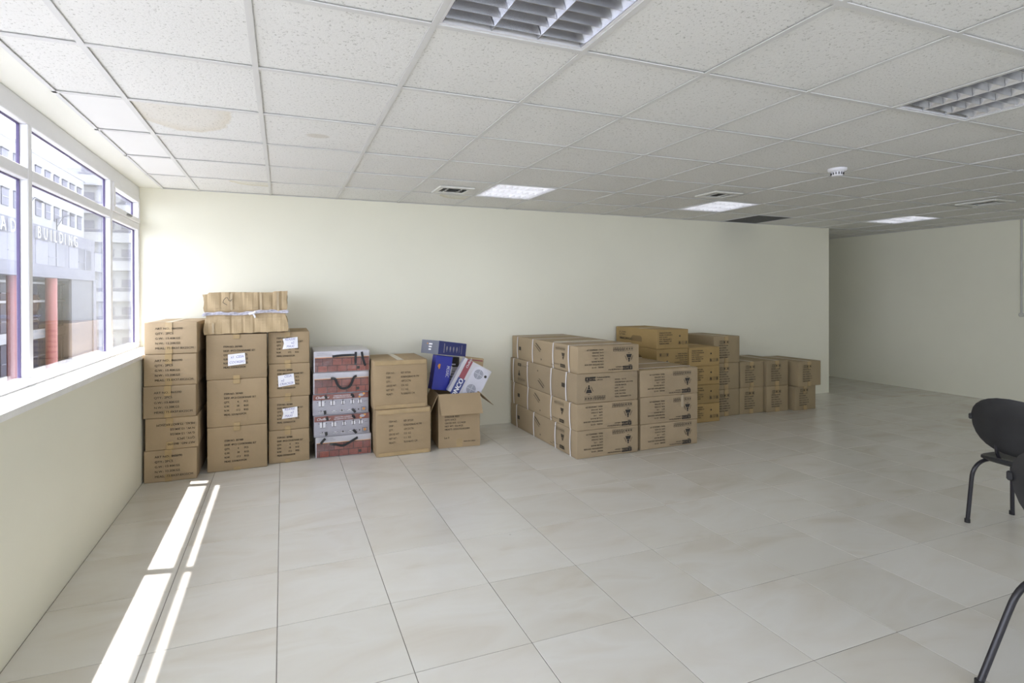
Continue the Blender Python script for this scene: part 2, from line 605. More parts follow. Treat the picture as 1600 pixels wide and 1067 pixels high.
win = struct('window_1', 'white framed strip window with small panes above large panes')
XO = XG - 0.050                 # outer face of frames
XP = XG - 0.040                 # glass plane
ZT0, ZT1 = 2.048, 2.108         # transom
ZB1, ZH0 = 1.045, 2.330         # bottom rail top, head rail bottom
mull = [5.60, 4.780, 3.390, 2.0, 0.61, -0.78, -2.17]
mb = MB(); frame_box(mb, XO, XG, YF, YB, SILL - 0.0, ZB1); mb.build('bottom_rail', FRAME, win)
mb = MB(); frame_box(mb, XO, XG, YF, YB, ZH0, HC); mb.build('head_rail', FRAME, win)
edges = []
for k, y in enumerate(mull[1:]):
    mb = MB(); frame_box(mb, XO, XG + 0.002, y - 0.024, y + 0.024, ZB1, ZH0); mb.build('mullion', FRAME, win)
mb = MB(); frame_box(mb, XO, XG, YB - 0.045, YB, ZB1, ZH0); mb.build('end_jamb', FRAME, win)
bays = [(mull[1] + 0.024, YB - 0.045)] + [(mull[k + 1] + 0.024, mull[k] - 0.024) for k in range(1, len(mull) - 1)] + [(YF, mull[-1] - 0.024)]
for k, (y0, y1) in enumerate(bays):
    mb = MB(); frame_box(mb, XO, XG + 0.001, y0, y1, ZT0, ZT1); mb.build('transom', FRAME, win)
    for z0, z1, nm in ((ZB1, ZT0, 'pane'), (ZT1, ZH0, 'upper_pane')):
        ins = 0.0
        if k == 0 and nm == 'upper_pane':
            s = MB()                                    # opening sash with its own frame
            fw = 0.042
            for a in ((y0, y1, z0, z0 + fw), (y0, y1, z1 - fw, z1), (y0, y0 + fw, z0 + fw, z1 - fw), (y1 - fw, y1, z0 + fw, z1 - fw)):
                frame_box(s, XG - 0.05, XG + 0.014, *a)
            so = s.build('opening_sash', FRAME, win)
            h = MB(); h.bbox(XG + 0.014, XG + 0.034, (y0 + y1) / 2 - 0.05, (y0 + y1) / 2 + 0.05, z0 + 0.012, z0 + 0.026, 0.003)
            h.build('sash_catch', GRILLE, so)
            ins = fw
        p = MB(); p.box(XP - 0.003, XP + 0.003, y0 + ins, y1 - ins, z0 + ins, z1 - ins)
        po = p.build(nm, GLASS, win)
        gk = MB()
        q = 0.007
        a0, a1, b0, b1 = y0 + ins, y1 - ins, z0 + ins, z1 - ins
        gk.box(XP - 0.006, XP + 0.008, a0, a0 + q, b0, b1)
        gk.box(XP - 0.006, XP + 0.008, a1 - q, a1, b0, b1)
        gk.box(XP - 0.006, XP + 0.008, a0 + q, a1 - q, b1 - q * 0.7, b1)
        gk.build('glazing_gasket', GASKET, po)
# window behind the camera
win2 = struct('window_2', 'wide white framed window behind the viewpoint')
mb = MB()
xs0, xs1, z0, z1 = FWX0, FWX1, SILL - 0.1, HC
mb.box(xs0, xs1, YF - 0.15, YF - 0.08, z0, z0 + 0.05)
mb.box(xs0, xs1, YF - 0.15, YF - 0.08, z1 - 0.06, z1)
mb.build('window_frame', FRAME, win2)
nb = 4
for k in range(nb + 1):
    x = xs0 + (xs1 - xs0) * k / nb
    mb = MB(); mb.box(x - 0.03, x + 0.03, YF - 0.15, YF - 0.08, z0 + 0.05, z1 - 0.06); mb.build('mullion', FRAME, win2)
for k in range(nb):
    a = xs0 + (xs1 - xs0) * k / nb + 0.03
    b = xs0 + (xs1 - xs0) * (k + 1) / nb - 0.03
    mb = MB(); mb.box(a, b, YF - 0.12, YF - 0.114, z0 + 0.05, z1 - 0.06); mb.build('pane', GLASS, win2)

# light portals in the window openings (sampling guides for the sky only)
def portal(loc, rot, sx, sy):
    d = bpy.data.lights.new('window_portal', 'AREA')
    d.shape = 'RECTANGLE'; d.size = sx; d.size_y = sy
    d.cycles.is_portal = True
    o = bpy.data.objects.new('window_portal', d)
    COL.objects.link(o)
    o.location = loc
    o.rotation_euler = rot
portal((XO - 0.02, (YF + YB) / 2, (SILL + HC) / 2), (0, -math.pi / 2, 0), HC - SILL, YB - YF)
portal(((xs0 + xs1) / 2, YF - 0.17, (z0 + z1) / 2), (math.pi / 2, 0, 0), xs1 - xs0, z1 - z0)

# ------------------------------------------------------------------ ceiling
ceil = struct('ceiling', 'suspended ceiling of white mineral tiles in a metal grid')
mb = MB(); mb.box(-1.26, XR + 0.3, YF - 0.4, YE + 0.3, HC + 0.35, HC + 0.5)
mb.build('light_block_slab', GRILLE, ceil)  # unseen slab, added to keep sky light out of the ceiling gaps
FIX = {(1, -1): 'A', (5, -1): 'B', (3, 4): 'C', (7, 4): 'D', (12, 4): 'E', (9, 5): 'G'}
SPECIAL = {(-1, 2): CTILES, (0, 2): CTILEM, (2, 5): CTILEY, (-2, 2): CTILEP, (-2, 3): CTILEP, (-2, 4): CTILEP, (-1, 5): CTILEY}
crest = MB()
nc = 0
for i in range(-2, 15):
    for j in range(-8, 12):
        if (i, j) in FIX:
            continue
        x0, x1 = clip(CX + i * CT, CX + (i + 1) * CT, XL, XR)
        y0, y1 = clip(CYO + j * CT, CYO + (j + 1) * CT, YF, YE)
        if y0 > YB - 0.05:
            x0 = max(x0, XB)
        if x1 - x0 < 0.04 or y1 - y0 < 0.04:
            continue
        w, d = x1 - x0 - 0.007, y1 - y0 - 0.007
        cx, cyy = (x0 + x1) / 2, (y0 + y1) / 2
        if in_view(cx, cyy, HC, 160):
            mat = SPECIAL.get((i, j), CTILE)
            o = obj('ceiling_tile', tile_mesh('ceiling_tile', w, d, 0.014, mat, 0.002), ceil,
                    (cx, cyy, HC + 0.0105 + rnd.uniform(0, 0.003)))
            o.rotation_euler = (rnd.uniform(-1, 1) * 0.0022, rnd.uniform(-1, 1) * 0.0022, 0)
            nc += 1
        else:
            crest.box(x0 + 0.003, x1 - 0.003, y0 + 0.003, y1 - 0.003, HC + 0.003, HC + 0.016)
tag(crest.build('ceiling_tile_field', CTILE, ceil), kind='stuff')
TW = 0.012
def tee(name, x0, x1, y0, y1, along):
    mb = MB()
    mb.box(x0, x1, y0, y1, HC - 0.003, HC + 0.0015)
    if along == 'y':
        xm = (x0 + x1) / 2
        mb.box(xm - 0.0016, xm + 0.0016, y0, y1, HC + 0.0015, HC + 0.036)
    else:
        ym = (y0 + y1) / 2
        mb.box(x0, x1, ym - 0.0016, ym + 0.0016, HC + 0.0015, HC + 0.036)
    mb.build(name, TBAR, ceil)
for i in range(-1, 15):
    x = CX + i * CT
    tee('main_runner', x - TW, x + TW, YF, YB if x < XB else YE, 'y')
for j in range(-7, 12):
    y = CYO + j * CT
    for i in range(-2, 15):
        x0, x1 = clip(CX + i * CT, CX + (i + 1) * CT, XL, XR)
        if y > YB - 0.03:
            x0 = max(x0, XB)
        if y > YE or x1 - x0 < 0.05:
            continue
        mb_ = None
        a0 = x0 + (TW if i > -2 else 0)
        a1 = x1 - (TW if i < 14 else 0)
        tee('cross_tee', a0, a1, y - TW, y + TW, 'x')
for nm, bx in (('wall_angle', (XL, XL + 0.02, YF, YB)), ('wall_angle', (XL + 0.02, XB, YB - 0.02, YB)), ('wall_angle', (XR - 0.02, XR, YF, YE))):
    mb = MB(); mb.box(*bx, HC - 0.003, HC + 0.001); mb.build(nm, TBAR, ceil)

# ------------------------------------------------------------------ ceiling lights
def make_light(cell, label, along, lit=False):
    i, j = cell
    cx, cyy = CX + (i + 0.5) * CT, CYO + (j + 0.5) * CT
    t = empty('ceiling_light', (cx, cyy, HC), 0 if along == 'y' else math.pi / 2)
    tag(t, label, 'ceiling light', 'recessed louvre lights in the ceiling')
    h = CT / 2 - 0.012
    L = h - 0.012
    # frame lip
    mb = MB()
    for a in ((-h, h, -h, -L), (-h, h, L, h), (-h, -L, -L, L), (L, h, -L, L)):
        mb.box(*a, 0.0018, 0.012)
    mb.build('frame', FRAME, t)
    mb = MB()
    mb.box(-L - 0.004, L + 0.004, -L - 0.004, L + 0.004, 0.105, 0.112)
    for a in ((-L - 0.004, -L, -L, L), (L, L + 0.004, -L, L), (-L, L, -L - 0.004, -L), (-L, L, L, L + 0.004)):
        mb.box(*a, 0.012, 0.105)
    mb.build('housing', FRAME, t)
    cw = 2 * L / 3
    def wedge(c):   # parabolic-looking ridge running along y, narrow edge down
        return [(c - 0.0015, 0.004), (c + 0.0015, 0.004), (c + 0.007, 0.02), (c + 0.017, 0.038), (c + 0.034, 0.056), (c - 0.034, 0.056), (c - 0.017, 0.038), (c - 0.007, 0.02)]
    for c in (-cw / 2, cw / 2):
        mb = MB(); mb.prism(wedge(c), 'y', -L, L); mb.build('ridge_reflector', LOUVW if lit else ALU, t, True)
    for s in (-1, 1):
        e = s * L
        mb = MB()
        mb.prism([(e, 0.004), (e - s * 0.004, 0.004), (e - s * 0.009, 0.02), (e - s * 0.02, 0.04), (e - s * 0.035, 0.056), (e, 0.056)], 'y', -L, L)
        mb.build('side_reflector', LOUVW if lit else ALU, t, True)
    nbl = 9
    for c in (-cw, 0, cw):
        mb = MB(); mb.cyl((c, -L + 0.01, 0.082), 0.013, 2 * L - 0.02, 12, 'y'); mb.build('fluorescent_tube', LIT if lit else LAMPTUBE, t, True)
    key = 'louvre_blade_lit' if lit else 'louvre_blade'
    if key not in TILE_CACHE:
        mb = MB()
        for c in (-cw, 0, cw):
            a = cw / 2
            prof = [(-0.001, 0.006), (0.001, 0.006), (0.0045, 0.028), (0.010, 0.044), (-0.010, 0.044), (-0.0045, 0.028)]
            vs_, fs = [], []
            for s, wd in ((-1, 0.003), (1, 0.003)):
                for (py, pz) in prof:
                    k = max(0.0, (pz - 0.006) / 0.05)
                    vs_.append((c + s * (a - wd - 0.026 * k), py, pz))
            n = 6
            fs = [tuple(range(n))[::-1], tuple(range(n, 2 * n))] + [(q, (q + 1) % n, n + (q + 1) % n, n + q) for q in range(n)]
            mb.add(vs_, fs)
        TILE_CACHE[key] = mb.mesh(key, LOUVW if lit else ALU, True)
    for k in range(nbl):
        obj('louvre_blade', TILE_CACHE[key], t, (0, -L + 2 * L * (k + 0.5) / nbl, 0))
    return t
make_light((1, -1), 'large louvre ceiling light at the top edge, cut off by the frame', 'y')
make_light((5, -1), 'louvre ceiling light at the right edge of the picture', 'y')
make_light((3, 4), 'bright louvre ceiling light above the cartons, next to the slotted vent', 'x', True)
make_light((7, 4), 'bright louvre ceiling light just in front of the dark grey grille', 'x', True)
make_light((12, 4), 'bright louvre ceiling light furthest along, near the end of the back wall', 'x', True)

# ------------------------------------------------------------------ vents, grille, detector
def make_vent(cx, cyy, sx, sy, label, nv=3, rot=0.0):
    t = empty('ceiling_vent', (cx, cyy, HC), rot)
    tag(t, label, 'vent', 'slotted air vents in the ceiling')
    a, b = sx / 2, sy / 2
    f = 0.045
    mb = MB()
    for q in ((-a, a, -b, -b + f), (-a, a, b - f, b), (-a, -a + f, -b + f, b - f), (a - f, a, -b + f, b - f)):
        mb.bbox(*q, -0.014, 0.001, 0.003)
    mb.build('frame', VENTW, t)
    mb = MB(); mb.box(-a + f, a - f, -b + f, b - f, 0.0002, 0.001); mb.build('dark_duct', BLACKISH, t)
    for k in range(nv):
        y = -b + f + (2 * b - 2 * f) * (k + 0.15) / (nv + 0.6)
        mb = MB()
        mb.prism([(y, -0.013), (y + 0.002, -0.013), (y + 0.030, -0.001), (y + 0.027, -0.0005)], 'x', -a + f, a - f)
        mb.build('vane', VENTW, t)
    for s in (-0.33, 0.33):
        mb = MB(); mb.box(s * a * 2 * 0.6 - 0.003, s * a * 2 * 0.6 + 0.003, -b + f, b - f, -0.010, -0.0005); mb.build('divider', VENTW, t)
make_vent(1.486, 4.775, 0.33, 0.30, 'white slotted air vent next to the light above the cartons', 3)
make_vent(4.0, 4.11, 0.34, 0.28, 'slotted air vent with dark opening beside the light before the grille', 1)
make_vent(7.06, 3.49, 0.36, 0.36, 'dark slotted air vent at far right of the ceiling', 1)
t = empty('ceiling_grille', (CX + 9.5 * CT, CYO + 5.5 * CT, HC))
tag(t, 'dark grey square return air grille in the ceiling above the back wall', 'air grille')
h = CT / 2 - 0.014
mb = MB()
for a in ((-h, h, -h, -h + 0.02), (-h, h, h - 0.02, h), (-h, -h + 0.02, -h + 0.02, h - 0.02), (h - 0.02, h, -h + 0.02, h - 0.02)):
    mb.box(*a, 0.0018, 0.014)
mb.build('frame', GRILLE, t)
mb = MB(); mb.box(-h + 0.02, h - 0.02, -h + 0.02, h - 0.02, 0.06, 0.064); mb.build('dark_duct', BLACKISH, t)
mb = MB()
n = 24
for k in range(1, n):
    q = -h + 0.02 + (2 * h - 0.04) * k / n
    mb.box(q - 0.001, q + 0.001, -h + 0.02, h - 0.02, 0.003, 0.013)
    mb.box(-h + 0.02, h - 0.02, q - 0.001, q + 0.001, 0.003, 0.013)
tag(mb.build('egg_crate_core', GRILLE, t), kind='stuff')
t = empty('smoke_detector', (4.075, 2.962, HC))
tag(t, 'round white smoke detector with slots on the ceiling', 'smoke detector')
mb = MB(); mb.lathe((0, 0, 0), [(0.066, 0.002), (0.066, -0.012), (0.058, -0.022), (0.050, -0.024)], 32); mb.build('base', PLAST, t, True)
mb = MB(); mb.lathe((0, 0, 0), [(0.046, -0.022), (0.040, -0.046), (0.034, -0.056), (0.006, -0.059)], 32); mb.build('head', PLAST, t, True)
for k in range(14):
    a = 2 * math.pi * k / 14
    mb = MB()
    mb.box(0.0395, 0.0455, -0.0028, 0.0028, -0.047, -0.028)
    o = mb.build('slot', BLACKISH, t)
    o.rotation_euler = (0, 0, a)
t = empty('wall_conduit', (XR, 4.098, 1.18))
tag(t, 'thin grey vertical conduit ending in a small round box on the side wall', 'conduit')
mb = MB(); mb.cyl((-0.012, 0, 0.02), 0.010, HC - 1.20, 10); mb.build('pipe', CONDUIT, t, True)
mb = MB(); mb.lathe((0, 0, 0), [(0.028, 0), (0.028, 0.02), (0.022, 0.026)], 20)
o = mb.build('end_box', CONDUIT, t, True); o.rotation_euler = (0, -math.pi / 2, 0)

# ------------------------------------------------------------------ flat print helper
TXT = {}
def text_poly(s, size, align='LEFT', shear=0.0, sx=1.0):
    key = (s, align, shear)
    if key not in TXT:
        cu = bpy.data.curves.new('lettering', 'FONT')
        cu.body = s
        cu.size = 1.0
        cu.align_x = align
        cu.shear = shear
        cu.resolution_u = 2
        cu.fill_mode = 'FRONT'
        ob = bpy.data.objects.new('lettering', cu)
        COL.objects.link(ob)
        dg = bpy.context.evaluated_depsgraph_get()
        dg.update()
        me = bpy.data.meshes.new_from_object(ob.evaluated_get(dg))
        TXT[key] = ([tuple(v.co) for v in me.vertices], [tuple(p.vertices) for p in me.polygons])
        bpy.data.objects.remove(ob)
        bpy.data.meshes.remove(me)
    v, f = TXT[key]
    return [(p[0] * size * sx, p[1] * size) for p in v], f

class Print:
    def __init__(self):
        self.v, self.f = [], []
    def poly(self, pts):
        o = len(self.v)
        self.v += [(p[0], p[1], 0) for p in pts]
        self.f.append(tuple(range(o, o + len(pts))))
        return self
    def rect(self, x0, y0, x1, y1):
        return self.poly([(x0, y0), (x1, y0), (x1, y1), (x0, y1)])
    def text(self, s, x, y, cap, align='LEFT', shear=0.0, sx=1.0, bold=0.0):
        v, f = text_poly(s, cap / 0.70, align, shear, sx)
        for dx in ((0.0, bold) if bold else (0.0,)):
            o = len(self.v)
            self.v += [(p[0] + x + dx, p[1] + y, 0) for p in v]
            self.f += [tuple(i + o for i in fc) for fc in f]
        return self
    def disc(self, x, y, rx, ry=None, n=20, a0=0, a1=2 * math.pi):
        ry = rx if ry is None else ry
        return self.poly([(x + rx * math.cos(a0 + (a1 - a0) * k / n), y + ry * math.sin(a0 + (a1 - a0) * k / n)) for k in range(n if a1 - a0 > 6.2 else n + 1)])
    def ring(self, x, y, r, w, n=20):
        for k in range(n):
            a, b = 2 * math.pi * k / n, 2 * math.pi * (k + 1) / n
            self.poly([(x + r * math.cos(a), y + r * math.sin(a)), (x + r * math.cos(b), y + r * math.sin(b)),
                       (x + (r - w) * math.cos(b), y + (r - w) * math.sin(b)), (x + (r - w) * math.cos(a), y + (r - w) * math.sin(a))])
        return self
    def frame(self, x0, y0, x1, y1, w):
        self.rect(x0, y0, x1, y0 + w); self.rect(x0, y1 - w, x1, y1)
        self.rect(x0, y0 + w, x0 + w, y1 - w); return self.rect(x1 - w, y0 + w, x1, y1 - w)
    def line(self, pts, w):
        for a, b in zip(pts[:-1], pts[1:]):
            d = Vector((b[0] - a[0], b[1] - a[1]))
            nn = Vector((-d.y, d.x)).normalized() * w / 2
            self.poly([(a[0] + nn.x, a[1] + nn.y), (b[0] + nn.x, b[1] + nn.y), (b[0] - nn.x, b[1] - nn.y), (a[0] - nn.x, a[1] - nn.y)])
        return self
    def flip(self):
        self.v = [(-x, -y, z) for x, y, z in self.v]
        return self
    def mesh(self, name, mat):
        me = bpy.data.meshes.new(name)
        me.from_pydata(self.v, [], self.f)
        me.materials.append(mat)
        return me

FRONT = (math.pi / 2, 0, 0)
LEFT = (math.pi / 2, 0, -math.pi / 2)

# ------------------------------------------------------------------ cartons
def carton_mesh(w, d, h, mat, seed, bulge=0.005, rough=0.0, r=0.007, n=5):
    R_ = random.Random(seed)
    def ticks(L):
        t = [0, 0.35 * r, r]
        t += [r + (L - 2 * r) * k / n for k in range(1, n)]
        return t + [L - r, L - 0.35 * r, L]
    tx, ty, tz = ticks(w), ticks(d), ticks(h)
    phs = [R_.uniform(0, 6.3) for _ in range(8)]
    bm = bmesh.new()
    vd = {}
    def vert(i, j, k):
        key = (i, j, k)
        if key in vd:
            return vd[key]
        x, y, z = tx[i], ty[j], tz[k]
        q = Vector((min(max(x, r), w - r), min(max(y, r), d - r), min(max(z, r), h - r)))
        p = Vector((x, y, z))
        e = p - q
        if e.length > 1e-9:
            p = q + e.normalized() * r
        ux, uy, uz = x / w, y / d, z / h
        sx, sy, sz = math.sin(math.pi * ux), math.sin(math.pi * uy), math.sin(math.pi * uz)
        wob = math.sin(5 * ux + phs[0]) * math.sin(4 * uz + phs[1]) * 0.5 + math.sin(9 * uz + phs[2] + 3 * uy) * 0.25
        b = bulge * (1 + 0.8 * wob)
        if j == 0: p.y -= b * sx * sz
        if j == len(ty) - 1: p.y += b * sx * sz * 0.5
        if i == 0: p.x -= b * sy * sz * 0.8
        if i == len(tx) - 1: p.x += b * sy * sz * 0.8
        if k == len(tz) - 1: p.z -= 0.0025 * (sx * sy) * (1 + math.sin(6 * ux + phs[3]))
        if rough:
            p += Vector((R_.uniform(-1, 1), R_.uniform(-1, 1), R_.uniform(-1, 1))) * rough
        vd[key] = bm.verts.new((p.x - w / 2, p.y - d / 2, p.z))
        return vd[key]
    nx, ny, nz = len(tx) - 1, len(ty) - 1, len(tz) - 1
    for i in range(nx):
        for j in range(ny):
            bm.faces.new((vert(i, j, 0), vert(i, j + 1, 0), vert(i + 1, j + 1, 0), vert(i + 1, j, 0)))
            bm.faces.new((vert(i, j, nz), vert(i + 1, j, nz), vert(i + 1, j + 1, nz), vert(i, j + 1, nz)))
    for i in range(nx):
        for k in range(nz):
            bm.faces.new((vert(i, 0, k), vert(i + 1, 0, k), vert(i + 1, 0, k + 1), vert(i, 0, k + 1)))
            bm.faces.new((vert(i, ny, k), vert(i, ny, k + 1), vert(i + 1, ny, k + 1), vert(i + 1, ny, k)))
    for j in range(ny):
        for k in range(nz):
            bm.faces.new((vert(0, j, k), vert(0, j, k + 1), vert(0, j + 1, k + 1), vert(0, j + 1, k)))
            bm.faces.new((vert(nx, j, k), vert(nx, j + 1, k), vert(nx, j + 1, k + 1), vert(nx, j, k + 1)))
    me = bpy.data.meshes.new('body')
    bm.to_mesh(me)
    bm.free()
    me.materials.append(mat)
    for p in me.polygons:
        p.use_smooth = True
    return me

SEED = [100]
EPS = 0.0085
def carton(label, group, x0, x1, y0, y1, z0, z1, mat, rotz=0.0, cat='carton', name='cardboard_carton', bulge=0.004, roll=0.0):
    SEED[0] += 1
    w, d, h = x1 - x0, y1 - y0, z1 - z0 - 0.0012
    t = empty(name, ((x0 + x1) / 2, (y0 + y1) / 2, z0 + 0.0006), rot=(0, roll, rotz))
    tag(t, label, cat, group)
    obj('body', carton_mesh(w, d, h, mat, SEED[0], bulge), t)
    t['dims'] = (w, d, h)
    return t

def dims(t):
    v = tuple(t['dims'])
    return v

def clear_dims():
    for o in bpy.data.objects:
        if 'dims' in o:
            del o['dims']

def front_tape(t, xf=0.5, top=0.07, bottom=0.05, w=0.05, mat=None, full=False):
    """tape running over the top seam and down the end face, and under the bottom edge"""
    mat = mat or TAPE
    W, D, H = dims(t)
    x = -W / 2 + W * xf
    mb = MB()
    y = -D / 2
    if full:
        mb.box(x - w / 2, x + w / 2, y - EPS + 0.001, y + 0.001, 0.002, H - 0.002)
    else:
        if top:
            mb.box(x - w / 2, x + w / 2, y - EPS + 0.001, y + 0.001, H - top, H - 0.002)
        if bottom:
            mb.box(x - w / 2, x + w / 2, y - EPS + 0.001, y + 0.001, 0.002, bottom)
    mb.box(x - w / 2, x + w / 2, y - EPS + 0.001, D / 2 - 0.01, H - 0.0022, H + 0.0003)
    mb.build('packing_tape', mat, t)

def put_print(t, me, u, v, face='front', name='print_marks', lift=0.0):
    """u, v measured from the lower left corner of the face"""
    W, D, H = dims(t)
    if face == 'front':
        return obj(name, me, t, (-W / 2 + u, -D / 2 - EPS + 0.0004 - lift, v), FRONT)
    return obj(name, me, t, (-W / 2 - EPS + 0.0004 - lift, D / 2 - u, v), LEFT)

def lines_mesh(lines, cap, pitch, mat, flip=False, align='LEFT', sx=1.0, bold=0.0):
    p = Print()
    for k, s in enumerate(lines):
        for (xo, tx) in (s if isinstance(s, (list, tuple)) else [(0, s)]):
            p.text(tx, xo, -k * pitch, cap, align, 0, sx, bold)
    if flip:
        p.flip()
    return p.mesh('print_marks', mat)

# -- stack 1: five long cartons by the window
P1 = lines_mesh(['ART NO.: 860390', 'QTY.: 2PCS', 'G.W.: 13.40KGS', 'N.W.: 12.20KGS', 'MEAS.: 73.8X37.8X25CM'], 0.0165, 0.0385, INKP, sx=1.08, bold=0.0006)
P1F = lines_mesh(['ART NO.: 860390', 'QTY.: 2PCS', 'G.W.: 13.40KGS', 'N.W.: 12.20KGS', 'MEAS.: 73.8X37.8X25CM'], 0.0165, 0.0385, INKP, True, sx=1.08, bold=0.0006)
s1 = [('topmost of the five-carton stack in the window corner', 0.012, -0.002, False, -0.5),
      ('second from top of the five-carton stack in the window corner', 0.0, 0.004, False, 0.6),
      ('middle one of the five-carton stack in the window corner', 0.001, -0.003, False, -0.3),
      ('fourth from top in the window corner stack, its print upside down', 0.006, 0.0, True, 0.8),
      ('bottom one of the five-carton stack in the window corner', 0.003, -0.001, False, -0.3)]
for k, (lb, dx, dy, fl, rz) in enumerate(s1):
    z1 = 1.253 - 0.2506 * k
    t = carton('tan printed carton, ' + lb, 'five cartons stacked in the window corner', -1.014 + dx, -0.648 + dx, 4.825 + dy, 5.58 + dy, z1 - 0.2506, z1, CB1, math.radians(rz))
    front_tape(t, 0.46, 0.075, 0.06, 0.048)
    if fl:
        put_print(t, P1F, 0.345, 0.05)
    else:
        put_print(t, P1, 0.075, 0.192)

# -- stack 2: three large cartons, old carton on top, and stack 3 of four cartons
P2L = [['ITEM NO. 307400'], ['DESP. 4PCS COOKWARE SET'], [(0, 'QTY.'), (0.10, '4'), (0.15, 'PCS')], [(0, 'G.W.'), (0.095, '18'), (0.15, 'KGS')], [(0, 'N.W.'), (0.09, '17.2'), (0.15, 'KGS')], ['MEAS. 53X46X37CM']]
P2L = [s if isinstance(s[0], tuple) else [(0, s[0])] for s in P2L]
P2 = lines_mesh(P2L, 0.0155, 0.0345, INKP, sx=0.86, bold=0.0010)
P3 = lines_mesh(P2L, 0.0150, 0.0310, INKP, sx=0.78, bold=0.0010)

def note(t, u, v, w, h, lines, tilt=0.0, cap=0.020, torn=False):
    W, D, H = dims(t)
    q = MB()
    pts = [(-w / 2, -h / 2), (w / 2, -h / 2 + 0.006), (w / 2 - 0.002, h / 2), (-w / 2 + 0.004, h / 2 - 0.004)]
    if torn:
        pts = [(-w / 2, -h / 2), (w / 2, -h / 2 + 0.004), (w / 2, h / 2), (-w / 2 + 0.006, h / 2 - 0.008), (-w / 2 + 0.014, 0.0)]
    q.prism([(a, b) for a, b in pts], 'y', -0.0012, 0.0)
    o = q.build('paper_note', PAPER, t)
    o.location = (-W / 2 + u, -D / 2 - EPS - 0.0004, v)
    o.rotation_euler = (0, -tilt, 0)
    p = Print()
    n_ = len(lines)
    for k, (s, xo) in enumerate(lines):
        p.text(s, xo, h / 2 - (k + 0.85) * h / (n_ + 0.25), cap, 'CENTER', 0.25, 0.9)
    obj('handwriting', p.mesh('handwriting', BLUEPEN), o, (0, -0.0016, 0), FRONT)

zs2 = [0.0, 0.369, 0.762, 1.136]
lab2 = ['large carton with three printed lines blocks, bottom of the three under the old tied carton',
        'large tan carton, middle one of the three under the old tied carton',
        'large tan carton with a white note, directly under the old tied carton']
lab2[0] = 'large tan carton, bottom one of the three under the old tied carton'
for k in range(3):
    t = carton(lab2[k], 'large cartons under the old tied carton', -0.592 + (0, 0.002, -0.006)[k], -0.135 + (0, 0.002, 0.0)[k], 4.935, 5.56, zs2[k], zs2[k + 1], CB2, math.radians((1.2, 0.6, 1.5)[k]))
    front_tape(t, 0.49, 0.035, 0.03, 0.05)
    put_print(t, P2, 0.128, (0.245, 0.265, 0.265)[k])
    if k == 2:
        note(t, 0.228, 0.165, 0.135, 0.098, [('x1  CESA', 0.005), ('COOKERS', 0.0)], math.radians(3))
zs3 = [0.0, 0.286, 0.575, 0.865, 1.142]
lab3 = ['smaller tan carton without a note, bottom one of the four-carton stack',
        'smaller tan carton with the lowest of the white notes, third from top of its stack',
        'smaller tan carton with a white note, second from top of its stack',
        'smaller tan carton with a torn white note, topmost of the four-carton stack']
for k in range(4):
    t = carton(lab3[k], 'four-carton stack beside the gift packs', -0.120 + (0.0, 0.006, 0.002, 0.0)[k], 0.216 + (0, 0.003, 0.006, 0.004)[k], 5.0, 5.56, zs3[k], zs3[k + 1], CB2, math.radians((0.3, -0.6, 0.5, 0.2)[k]))
    front_tape(t, 0.46, 0.04, 0.03, 0.046)
    put_print(t, P3, 0.068, (0.215, 0.215, 0.225, 0.215)[k])
    if k == 3:
        note(t, 0.178, 0.178, 0.128, 0.10, [('REA500', 0), ('x2', 0.02), ('MAXI', 0)], math.radians(2), torn=True)
    if k == 2:
        note(t, 0.142, 0.145, 0.135, 0.102, [('CESA', 0.015), ('x2', -0.03), ('CRACKER', 0.0)], math.radians(5))
    if k == 1:
        note(t, 0.170, 0.148, 0.130, 0.095, [('REA900', 0), ('x2', 0.02), ('MAXI', -0.01)], math.radians(2), torn=True)

# old carton tied with film on top
W, D, H = 0.645, 0.50, 0.345
t = empty('old_carton', (-0.285, 5.19, 1.1425), rot=(0, math.radians(-1.1), math.radians(1.0)))
tag(t, 'worn creased carton tied with clear film, lying on top of two stacks', 'carton')
bm = bmesh.new()
nx, ny, nz = 44, 8, 14
vd = {}
R_ = random.Random(5)
cre = [0.0012 * math.sin(q * 0.9) + (0.006 * (q in (2, 9, 14, 20, 26, 29, 36, 41))) + R_.uniform(-0.0010, 0.0010) for q in range(nx + 1)]
def _ov(i, j, k):
    if (i, j, k) in vd:
        return vd[(i, j, k)]
    x, y, z = -W / 2 + W * i / nx, -D / 2 + D * j / ny, H * k / nz
    uz = k / nz
    waist = math.exp(-((uz - 0.47) / 0.09) ** 2)
    if j == 0:
        y += cre[i] * (0.6 + 0.4 * math.sin(uz * 5 + i)) + 0.020 * waist - 0.008 * math.sin(math.pi * uz) + 0.004 * math.sin(i * 0.7 + uz * 9)
    if i in (0, nx):
        s = 1 if i else -1
        x -= s * (0.028 * waist) - s * 0.006 * math.sin(j * 2 + k)
    if k == nz:
        z += 0.004 * math.sin(i * 0.13) + (0.008 if i > nx - 8 else 0.0) - 0.012 * (i < 3) + R_.uniform(-0.001, 0.001)
    if k == 0:
        z += 0.003 * abs(math.sin(i * 0.4))
    vd[(i, j, k)] = bm.verts.new((x, y, z))
    return vd[(i, j, k)]
